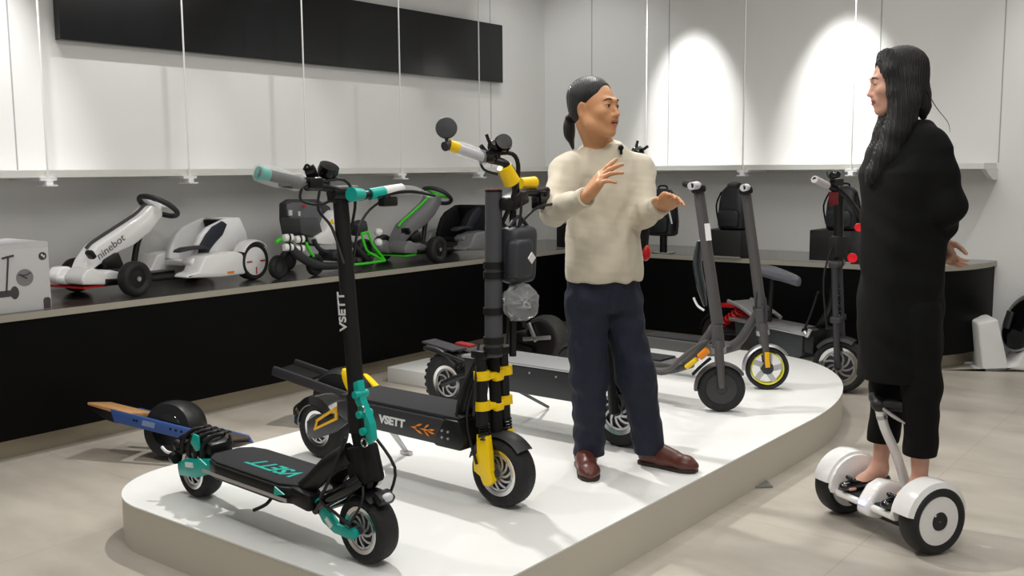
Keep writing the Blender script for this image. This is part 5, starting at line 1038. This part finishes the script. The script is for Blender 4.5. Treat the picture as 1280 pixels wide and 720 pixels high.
# ================================================================== the man on the platform
MN = Vector((0.50, -0.866, 0)); ML = Vector((0.866, 0.50, 0)); MC = Vector((0.362, 3.95, 0)); MANG = math.atan2(MN.y, MN.x)
man = tag(empty('person', (0.46, 3.95, PZ)), 'person with a ponytail, cream sweater and dark jeans, standing on the platform with raised hands', 'person')
TM = pose(at(743, 134, 3.86), (0.78, -0.62, 0.03), (0.03, 0.0, 1), 0.97)
shR, shL = MC - ML * 0.172 + Vector((0, 0, 1.382)), MC + ML * 0.172 + Vector((0, 0, 1.385))
elR, wrR = at(692, 264, 3.72), at(731, 247, 3.50)
elL, wrL = at(806, 268, 3.89), at(827, 257, 3.67)
kR, aR, kL, aL = at(736, 470, 3.93), at(736, 572, 3.99), at(795, 465, 3.96), at(817, 574, 4.02)
hpR, hpL = MC - ML * 0.078 + Vector((0, 0, 0.90)), MC + ML * 0.078 + Vector((0, 0, 0.90))
heR = onz(733, 588, PZ); toR = onz(739, 603, PZ); heR = toR + Vector((-0.02, 0.262, 0)); heL = onz(799, 578, PZ); toL = onz(875, 592, PZ); toL = heL + (toL - heL).normalized() * 0.262
B = SDF((0.0, 3.32, PZ), (0.90, 4.25, 1.80), 0.004)
head(B, TM, False, 0.0042)
nk0 = TM @ Vector((-0.025, 0, -0.06)); nk1 = MC + Vector((0.0, 0.01, 1.455))
B.cone(nk0, nk1, 0.052, 0.058, 0.02)
B.loft(MC, MANG, [(0.84, 0, 0, 0.10, 0.14), (0.95, 0, 0, 0.10, 0.14), (1.10, 0, 0, 0.095, 0.135), (1.30, 0, 0, 0.10, 0.15), (1.42, 0, 0, 0.085, 0.15), (1.47, 0, 0, 0.06, 0.09)], 0.03)
for a, b, c in ((shR, elR, wrR), (shL, elL, wrL)): B.cone(a, b, 0.045, 0.036, 0.03); B.cone(b, c, 0.036, 0.026, 0.01)
for a, b, c, h_, t_ in ((hpR, kR, aR, heR, toR), (hpL, kL, aL, heL, toL)):
    B.cone(a, b, 0.072, 0.050, 0.03); B.cone(b, c, 0.048, 0.036, 0.01); d = (t_ - h_).normalized(); B.cone(c, h_ + d * 0.06 + Vector((0, 0, 0.035)), 0.030, 0.024, 0.01); B.cone(h_ + d * 0.05 + Vector((0, 0, 0.034)), t_ - d * 0.08 + Vector((0, 0, 0.030)), 0.022, 0.020, 0.01)
tipR, tipL = at(766, 203, 3.44), at(850, 239, 3.53)
hand(B, wrR, tipR - wrR, (0.70, 0.15, -0.45), (-0.2, -0.2, 1), (0.08, 0.20, 0.30, 0.38), 1.04, 0.75, 0.19)
hand(B, wrL, tipL - wrL, (-0.35, 0.15, -0.9), (-0.5, -0.6, 0.5), (0.16, 0.20, 0.26, 0.30), 0.98, 0.5, 0.10)
SKM = skin_mat('tan skin', rgb(200, 146, 104)); LIPM = mat('lips', rgb(176, 106, 90), 0.4); MOUTH = mat('mouth inside', rgb(58, 26, 24), 0.5)
B.out('body', [SKM, LIPM, MOUTH], man, face_region(TM), 1); del B
HAIR = mat('black hair', rgb(22, 20, 21), 0.42, noise=0.3, nscale=300, bump=0.6, bscale=60, btype='wave')
eyes(TM, man, HAIR)
H_ = SDF(TM.translation - Vector((0.2, 0.2, 0.2)), TM.translation + Vector((0.2, 0.2, 0.2)), 0.003)
H_.ell((-0.024, 0, 0.042), (0.096, 0.079, 0.082), TM, 0.01); H_.ell((-0.04, 0, 0.0), (0.070, 0.074, 0.070), TM, 0.015)
H_.ell((0.118, 0, 0.03), (0.075, 0.085, 0.078), TM, 0.012, True); H_.ell((0.018, 0.095, -0.058), (0.050, 0.04, 0.055), TM, 0.01, True); H_.ell((0.018, -0.095, -0.058), (0.050, 0.04, 0.055), TM, 0.01, True)
H_.ell((-0.01, 0, -0.14), (0.15, 0.12, 0.085), TM, 0.01, True)
H_.ell((-0.105, 0, -0.030), (0.020, 0.022, 0.020), TM, 0.01); H_.ell((-0.122, 0.0, -0.075), (0.024, 0.026, 0.050), TM, 0.012); H_.cone(TM @ Vector((-0.12, 0, -0.10)), TM @ Vector((-0.105, 0, -0.155)), 0.018, 0.006, 0.01)
H_.out('hair', HAIR, man, smooth=1); M().lathe([(0.016, -0.006), (0.024, -0.006), (0.024, 0.006), (0.016, 0.006)], TM @ Vector((-0.112, 0, -0.040)) - man.location, TM.to_3x3() @ Vector((0.5, 0, 1)), 20, closed=True).out('hair_tie', MATTE, man)
# sweater
S_ = SDF((0.0, 3.40, 0.90), (0.80, 4.25, 1.56), 0.005)
S_.loft(MC, MANG, [(0.955, 0.01, 0, 0.128, 0.160), (1.0, 0.01, 0, 0.132, 0.165), (1.10, 0.005, 0, 0.122, 0.158), (1.20, 0.0, 0, 0.118, 0.160), (1.32, 0.0, 0, 0.120, 0.168), (1.38, 0, 0, 0.110, 0.165), (1.43, 0, 0, 0.092, 0.135), (1.465, 0.0, 0, 0.075, 0.098), (1.492, 0.0, 0, 0.064, 0.072)], 0.02)
for a, b, c in ((shR, elR, wrR), (shL, elL, wrL)):
    c2 = stretch(b, c, 0.93); S_.cone(a, b, 0.062, 0.052, 0.05); S_.cone(b, c2, 0.052, 0.034, 0.02); S_.cone(a - Vector((0, 0, 0.0)), MC + Vector((0, 0, 1.435)), 0.058, 0.060, 0.04)
S_.wrinkle(0.004, 34, 3).wrinkle(0.0010, 80, 11)
for a, c in ((elR, wrR), (elL, wrL)):
    pass
sweater = S_.out('sweater', mat('cream knit', rgb(205, 196, 176), 0.85, noise=0.03, nscale=200, bump=0.25, bscale=500, sheen=0.2), man, smooth=2); del S_
O = man.location
for a, c in ((elR, wrR), (elL, wrL)):
    d = (c - a).normalized(); p = stretch(a, c, 0.93) - O; M().lathe([(0.026, 0.030), (0.034, 0.029), (0.0368, 0.018), (0.0365, -0.012), (0.030, -0.02)], p, d, 26, closed=True).out('sweater_cuff', mat('cream knit', (1, 1, 1, 1)), man)
nkc = MC + Vector((0, 0, 1.494)) - O
m = M(); rings = []
for i in range(32):
    a_ = 2 * PI * i / 32; d = MN * math.cos(a_) * 0.060 + ML * math.sin(a_) * 0.068; c = nkc + d + MN * 0.004 + Vector((0, 0, -0.012 * math.cos(a_) - 0.002)); dn = d.normalized()
    rings.append([c + dn * (0.008 * math.cos(q)) + Vector((0, 0, 0.011 * math.sin(q))) for q in [2 * PI * j / 8 for j in range(8)]])
m.rings(rings, closed=True); m.out('neck_band', mat('cream knit', (1, 1, 1, 1)), man)
m = M().ell(nkc + MN * 0.088 + ML * 0.02 + Vector((0, 0, -0.020)), (0.011, 0.011, 0.011)); m.box(nkc + MN * 0.09 + ML * 0.02 + Vector((0, 0, -0.035)), (0.010, 0.008, 0.022)); m.out('clip_microphone', MATTE, man)
# jeans
J = SDF((0.0, 3.60, PZ + 0.02), (0.95, 4.30, 1.05), 0.005)
J.loft(MC, MANG, [(0.83, 0, 0, 0.105, 0.150), (0.90, 0, 0, 0.115, 0.158), (0.98, 0, 0, 0.112, 0.150)], 0.03)
for hp, kn, an, rs in ((hpR, kR, aR, (0.086, 0.070, 0.058)), (hpL, kL, aL, (0.088, 0.074, 0.057))):
    J.cone(hp - Vector((0, 0, 0.03)), kn, rs[0], rs[1], 0.025); J.cone(kn, an - Vector((0, 0, 0.05)), rs[1], rs[2], 0.03)
J.wrinkle(0.005, 30, 5).wrinkle(0.0025, 75, 6)
J.cut((0, 0, PZ + 0.052), (0, 0, -1))
DENIM = mat('dark denim', rgb(22, 27, 46), 0.8, noise=0.35, nscale=140, bump=0.2, bscale=700)
J.out('jeans', DENIM, man, smooth=2); del J
LEA = mat('brown leather', rgb(92, 48, 38), 0.38, noise=0.2, nscale=60)
for he, to in ((heR, toR), (heL, toL)):
    Q = SDF(Vector((min(he.x, to.x) - 0.08, min(he.y, to.y) - 0.08, PZ)), Vector((max(he.x, to.x) + 0.08, max(he.y, to.y) + 0.08, PZ + 0.17)), 0.004)
    shoe(Q, he + Vector((0, 0, 0.004)), to + Vector((0, 0, 0.004)), 0.047); Q.cut((0, 0, PZ + 0.012), (0, 0, -1)); Q.out('shoe', LEA, man, smooth=1); sole(man, he, to, 0.043, mat('dark sole', rgb(40, 26, 22), 0.6))
# ================================================================== the balance scooter and the woman on it
nW, fW = onz(1163, 690), onz(1055, 640); mid = (nW + fW) / 2
WY = (nW - fW).normalized(); WX = Vector((-WY.y, WY.x, 0)) * -1
if WX.x > 0: WX = -WX
FH = Frame(mid, WX); HW = (nW - fW).length / 2; RH = 0.127
sb = tag(FH.empty('balance_scooter'), 'white two wheeled balance scooter with black tyres under the standing woman', 'scooter')
for sg in (-1, 1):
    y = sg * HW
    t = M().lathe(tyre_prof(RH, 0.085, 0.088), (0, y, RH), (0, 1, 0), 48, closed=True).out('wheel', RUBS, sb)
    part(M().lathe([(0.004, -0.040), (0.090, -0.034), (0.093, -0.02), (0.093, 0.02), (0.090, 0.034), (0.004, 0.040)], (0, y, RH), (0, 1, 0), 44).out('wheel_disc', WHITEG, t), 'white wheel disc')
    part(M().lathe([(0.003, sg * 0.040), (0.032, sg * 0.042), (0.036, sg * 0.036), (0.003, sg * 0.036)], (0, y, RH), (0, 1, 0), 28).out('hub_cap', mat('hub chrome dark', rgb(60, 60, 64), 0.15, 0.8), t), 'dark shiny hub cap')
    m = M(); fender(m, (0, y - sg * 0.014, RH), RH + 0.013, 0.098, 12, 168, th=0.006, n=24, lip=0.5); m.out('wheel_fender', WHITEG, sb)
    # inner fairing closing the wheel towards the foot pad
    m = M(); yi = y - sg * 0.062
    m.prism([(0.131 * math.cos(a), RH + 0.131 * math.sin(a)) for a in [math.radians(q) for q in range(5, 180, 12)]] + [(-0.12, 0.115), (0.12, 0.115)], yi - 0.008, yi + 0.008, 'xz', 0.004); m.out('inner_fairing', WHITEG, sb)
    y0, y1 = sorted((sg * 0.035, y - sg * 0.066))
    m = M().box((0, (y0 + y1) / 2, 0.118), (0.22, y1 - y0, 0.026), (0, 0, 0), 0.010); m.out('foot_deck', WHITEG, sb)
    M().box((0, (y0 + y1) / 2, 0.134), (0.19, y1 - y0 - 0.01, 0.010), (0, 0, 0), 0.004).out('foot_mat', GRIP, sb)
m = M().lathe([(0.004, -HW + 0.07), (0.05, -HW + 0.07), (0.055, 0), (0.05, HW - 0.07), (0.004, HW - 0.07)], (0, 0, 0.100), (0, 1, 0), 24); m.out('under_body', BLACK, sb)
m = M().prism([(-0.115, 0.085), (-0.10, 0.15), (-0.05, 0.19), (0.02, 0.21), (0.07, 0.19), (0.115, 0.13), (0.118, 0.085), (0.06, 0.065), (-0.06, 0.065)], -0.034, 0.034, 'xz', 0.014); m.out('centre_body', WHITEG, sb, ang=60)
part(M().box((0.117, 0, 0.128), (0.008, 0.034, 0.014), (0, -0.3, 0), 0.003).out('front_light', mat('blue white led', rgb(170, 180, 255), 0.2, emit=(rgb(150, 160, 255), 3.0)), sb), 'small bluish front light')
part(M().box((-0.117, 0, 0.12), (0.006, 0.10, 0.014)).out('rear_light', mat('red lens dim', rgb(150, 20, 24), 0.2), sb), 'red rear light')
b0 = FH.p(1133, 607, 0.0); b1 = FH.p(1121, 570, 0.0); b2 = FH.p(1106, 535, 0.0); b3 = FH.p(1100, 512, 0.0)
m = M().tube([b0, b1, b2, b3], [0.019, 0.018, 0.018, 0.019], 14, k=6); m.out('steering_bar', WHITEG, sb)
M().cyl(stretch(b2, b3, 0.55), stretch(b2, b3, 0.75), 0.0205).out('bar_band', ALU, sb)
m = M(); c = b3 + Vector((0, 0, 0.02))
for sg in (-1, 1): m.tube([c + Vector((0, sg * 0.005, 0)), c + Vector((-0.025, sg * 0.05, 0.008)), c + Vector((-0.05, sg * 0.085, 0.006))], [0.020, 0.026, 0.024], 14)
m.ell(c, (0.034, 0.032, 0.03)); m.out('knee_pad', mat('pad rubber', rgb(28, 28, 30), 0.5), sb)
m = M().tube([c + Vector((0.01, 0.03, -0.01)), c + Vector((0.0, 0.075, -0.03)), c + Vector((-0.02, 0.11, -0.05))], [0.012, 0.014, 0.007], flat=0.5); m.out('pad_release', ALU, sb)
# ---- woman
wo = tag(empty('person', (mid.x, mid.y, 0.14)), 'person with long dark hair and black coat, standing on the white balance scooter', 'person')
WO = Vector(wo.location)
def WP(x, y, z): return mid + FH.x * x + FH.y * y + Vector((0, 0, z))
FZ = 0.139
TW = pose(at(1121, 101.5, 3.72), (-0.965, 0.16, -0.13), (0, 0, 1), 0.96)
nh, ntoe = onz(1157, 606, FZ), onz(1098, 630, FZ); fh, ftoe = onz(1107, 585, FZ), onz(1048, 605, FZ)
def footline(px, py):
    c = onz(px, py, FZ); return c
def feet(y, xh=-0.105, L_=0.225): return WP(xh, y, FZ), WP(xh + L_, y + 0.01 * (1 if y > 0 else -1), FZ)
nh, ntoe = feet(0.105); fh, ftoe = feet(-0.105)
anN, anF = nh + FH.x * 0.045 + Vector((0, 0, 0.075)), fh + FH.x * 0.045 + Vector((0, 0, 0.075))
WC = Vector((at(1127, 330, 3.70).x, 3.70, 0)); WCz = lambda px, py, Y=3.70: at(px, py, Y)
WA = math.atan2(FH.x.y, FH.x.x)
knN, knF = at(1152, 490, 3.60), at(1112, 480, 3.80)
hipN, hipF = WC + FH.y * 0.085 + Vector((0, 0, 0.97)), WC - FH.y * 0.085 + Vector((0, 0, 0.97))
wshN, wshF = at(1160, 178, 3.60), at(1122, 172, 3.88)
welN, wwrN = at(1184, 258, 3.56), at(1180, 290, 3.66)
welF, wwrF = at(1150, 262, 3.92), at(1172, 300, 3.76)
B = SDF((1.0, 3.25, 0.10), (1.85, 4.10, 1.90), 0.0045)
head(B, TW, True, 0.0008)
B.cone(TW @ Vector((-0.025, 0, -0.06)), at(1130, 170, 3.73), 0.044, 0.050, 0.02)
B.loft(WC, WA, [(0.90, 0, 0, 0.09, 0.13), (1.1, 0, 0, 0.075, 0.11), (1.35, 0, 0, 0.085, 0.13), (1.46, -0.01, 0, 0.07, 0.13), (1.52, -0.01, 0, 0.05, 0.06)], 0.03)
for a, b, c in ((wshN, welN, wwrN), (wshF, welF, wwrF)): B.cone(a, b, 0.038, 0.031, 0.03); B.cone(b, c, 0.031, 0.022, 0.01)
hand(B, wwrN, (-0.7, 0.3, -0.55), (-0.9, 0.2, 0), (-0.3, 0.8, 0.2), (0.5, 0.5, 0.5, 0.5), 0.88, 0.5, 0.05)
hand(B, wwrF, (0.35, -0.45, -0.8), (0.9, 0.2, 0), (0.3, -0.8, 0.2), (0.4, 0.4, 0.4, 0.4), 0.88, 0.5, 0.05)
for a, b, c, h_, t_ in ((hipN, knN, anN, nh, ntoe), (hipF, knF, anF, fh, ftoe)):
    B.cone(a, b, 0.07, 0.048, 0.03); B.cone(b, stretch(b, c, 0.4), 0.040, 0.040, 0.01); B.cone(stretch(b, c, 0.4), c, 0.040, 0.027, 0.01)
    d = (t_ - h_).normalized(); B.cone(c, h_ + d * 0.03 + Vector((0, 0, 0.026)), 0.028, 0.022, 0.02); B.cone(c, h_ + d * 0.12 + Vector((0, 0, 0.032)), 0.026, 0.026, 0.025); B.cone(h_ + d * 0.12 + Vector((0, 0, 0.030)), t_ - d * 0.04 + Vector((0, 0, 0.016)), 0.027, 0.016, 0.02, (Vector((0, 0, 1)), 1.3))
    for q in range(5):                                                   # toes inside the shoe
        nn = Vector((-d.y, d.x, 0)); e = t_ - d * 0.045 + nn * (q - 2) * 0.013 + Vector((0, 0, 0.012)); B.cone(e, e + d * 0.024, 0.008, 0.006, 0.004)
SKW = skin_mat('light skin', rgb(206, 158, 136)); B.out('body', [SKW, mat('rose lips', rgb(168, 92, 88), 0.35), MOUTH], wo, face_region(TW), 1); del B
HAIRW = mat('dark brown hair', rgb(15, 12, 12), 0.62, noise=0.35, nscale=200, bump=0.6, bscale=55, btype='wave')
eyes(TW, wo, HAIRW, down=0.5)
H_ = SDF((1.18, 3.48, 1.24), (1.72, 3.98, 1.90), 0.0035)
H_.ell((-0.022, 0, 0.045), (0.100, 0.083, 0.086), TW, 0.01); H_.ell((-0.030, 0, -0.02), (0.074, 0.082, 0.10), TW, 0.02)
Lw = lambda x, y, z: TW @ Vector((x, y, z))
for sg in (-1, 1):
    H_.chain([Lw(0.035, sg * 0.035, 0.105), Lw(0.035, sg * 0.070, 0.04), Lw(0.026, sg * 0.080, -0.05), Lw(0.020, sg * 0.082, -0.12)], [0.020, 0.022, 0.026, 0.030], 0.02)
    H_.chain([Lw(-0.025, sg * 0.068, 0.0), Lw(-0.02, sg * 0.078, -0.08), Lw(-0.01, sg * 0.085, -0.15)], [0.032, 0.034, 0.032], 0.03)
    H_.chain([Lw(0.015, sg * 0.078, -0.11), Lw(0.035, sg * 0.080, -0.19), Lw(0.075, sg * 0.080, -0.27), Lw(0.125, sg * 0.070, -0.335), Lw(0.160, sg * 0.06, -0.375)], [0.038, 0.046, 0.044, 0.030, 0.006], 0.03)
H_.chain([Lw(-0.070, 0, 0.0), Lw(-0.076, 0, -0.07), Lw(-0.080, 0.01, -0.115), Lw(-0.080, 0.01, -0.15)], [0.040, 0.032, 0.022, 0.008], 0.03)
H_.ell((0.130, 0, 0.008), (0.084, 0.068, 0.100), TW, 0.006, True)
ax = [(H_.lo[i] + H_.h * np.arange(H_.n[i])).astype(np.float32) for i in range(3)]
cx, cy = TW.translation.x + 0.02, TW.translation.y; th_ = np.arctan2(ax[1][None, :, None] - cy, ax[0][:, None, None] - cx)
H_.D += (0.0011 * np.sin(44 * th_ + 5 * np.sin(ax[2][None, None, :] * 7)) + 0.0007 * np.sin(97 * th_ + 9 * ax[2][None, None, :])).astype(np.float32)
H_.out('hair', HAIRW, wo, smooth=1); del H_
m = M()
for pts in ([Lw(-0.09, 0.05, -0.05), Lw(-0.12, 0.05, -0.12), Lw(-0.155, 0.05, -0.18), Lw(-0.16, 0.05, -0.22)], [Lw(0.05, 0.075, -0.12), Lw(0.085, 0.07, -0.20), Lw(0.13, 0.07, -0.28), Lw(0.155, 0.07, -0.32)]):
    m.tube([p - WO for p in pts], [0.002, 0.0015, 0.0012, 0.0006], 5)
m.out('loose_strand', HAIRW, wo)
# coat
COATM = mat('black wool', rgb(9, 9, 10), 0.9, noise=0.2, nscale=200, bump=0.2, bscale=300, spec=0.25)
K_ = SDF((1.05, 3.25, 0.60), (1.90, 4.15, 1.62), 0.0055)
zc = lambda py: at(1127, py, 3.70).z
K_.loft(WC, WA, [(zc(505), 0.0, 0, 0.128, 0.145), (zc(470), 0.0, 0, 0.138, 0.155), (zc(400), 0.0, 0, 0.140, 0.162), (zc(320), 0.003, 0, 0.140, 0.160), (zc(260), 0.006, 0, 0.132, 0.165), (zc(215), 0.012, 0, 0.128, 0.180), (zc(185), -0.008, 0, 0.104, 0.172), (zc(168), -0.025, 0, 0.080, 0.125), (zc(150), -0.025, 0, 0.060, 0.070)], 0.03)
for a, b, c in ((wshN, welN, wwrN), (wshF, welF, wwrF)): K_.chain([a, stretch(a, b, 0.5), b, stretch(b, c, 0.75)], [0.062, 0.062, 0.060, 0.042], 0.035)
K_.wrinkle(0.005, 24, 8); K_.out('coat', COATM, wo, smooth=2); del K_
N_ = SDF((1.0, 3.25, 0.24), (1.80, 4.15, 1.05), 0.0055)
zl = lambda a, b, z: stretch(a, b, (a.z - z) / (a.z - b.z))
hN, hF = zl(knN, anN, 0.27), zl(knF, anF, 0.27)
for hp, kn, hm in ((hipN, knN, hN), (hipF, knF, hF)): N_.cone(hp - Vector((0, 0, 0.1)), kn, 0.088, 0.070, 0.02); N_.cone(kn, hm, 0.068, 0.058, 0.02)
N_.wrinkle(0.004, 22, 2)
N_.cut((0, 0, 0.325), (0, 0, -1))
N_.out('trousers', COATM, wo, smooth=2); del N_
PAT = mat('patent black', rgb(12, 12, 14), 0.12, coat=0.6)
for he, to in ((nh, ntoe), (fh, ftoe)):
    d = (to - he).normalized(); nn = Vector((-d.y, d.x, 0)); Q = SDF(Vector((min(he.x, to.x) - 0.07, min(he.y, to.y) - 0.07, FZ - 0.01)), Vector((max(he.x, to.x) + 0.07, max(he.y, to.y) + 0.07, FZ + 0.09)), 0.0035)
    z = lambda t, h: he + d * (0.225 * t) + Vector((0, 0, h))
    Q.cone(z(0.12, 0.022), z(0.5, 0.018), 0.032, 0.033, 0.015); Q.cone(z(0.5, 0.018), z(0.90, 0.016), 0.036, 0.026, 0.015, (Vector((0, 0, 1)), 1.35))
    Q.ell((0, 0, 0), (0.080, 0.024, 0.040), pose(z(0.36, 0.055), d), 0.006, True); Q.cut((0, 0, FZ + 0.004), (0, 0, -1)); Q.out('shoe', PAT, wo, smooth=1)
    m = M(); c = z(0.80, 0.040) - WO
    for sg in (-1, 1): m.ell(c + nn * sg * 0.014 + Vector((0, 0, 0.006)), (0.010, 0.014, 0.009), (0, 0, math.atan2(d.y, d.x)))
    m.ell(c + Vector((0, 0, 0.006)), 0.007); m.out('shoe_bow', PAT, wo)
p = stretch(wwrN, wwrN + Vector((-0.1, 0.35, -0.9)) * 0.02, 0.5) - WO
part(M().lathe([(0.026, -0.006), (0.030, -0.006), (0.030, 0.006), (0.026, 0.006)], p, (-0.1, 0.35, -0.9), 24, closed=True).out('bracelet', CHROME, wo), 'silver bracelet')
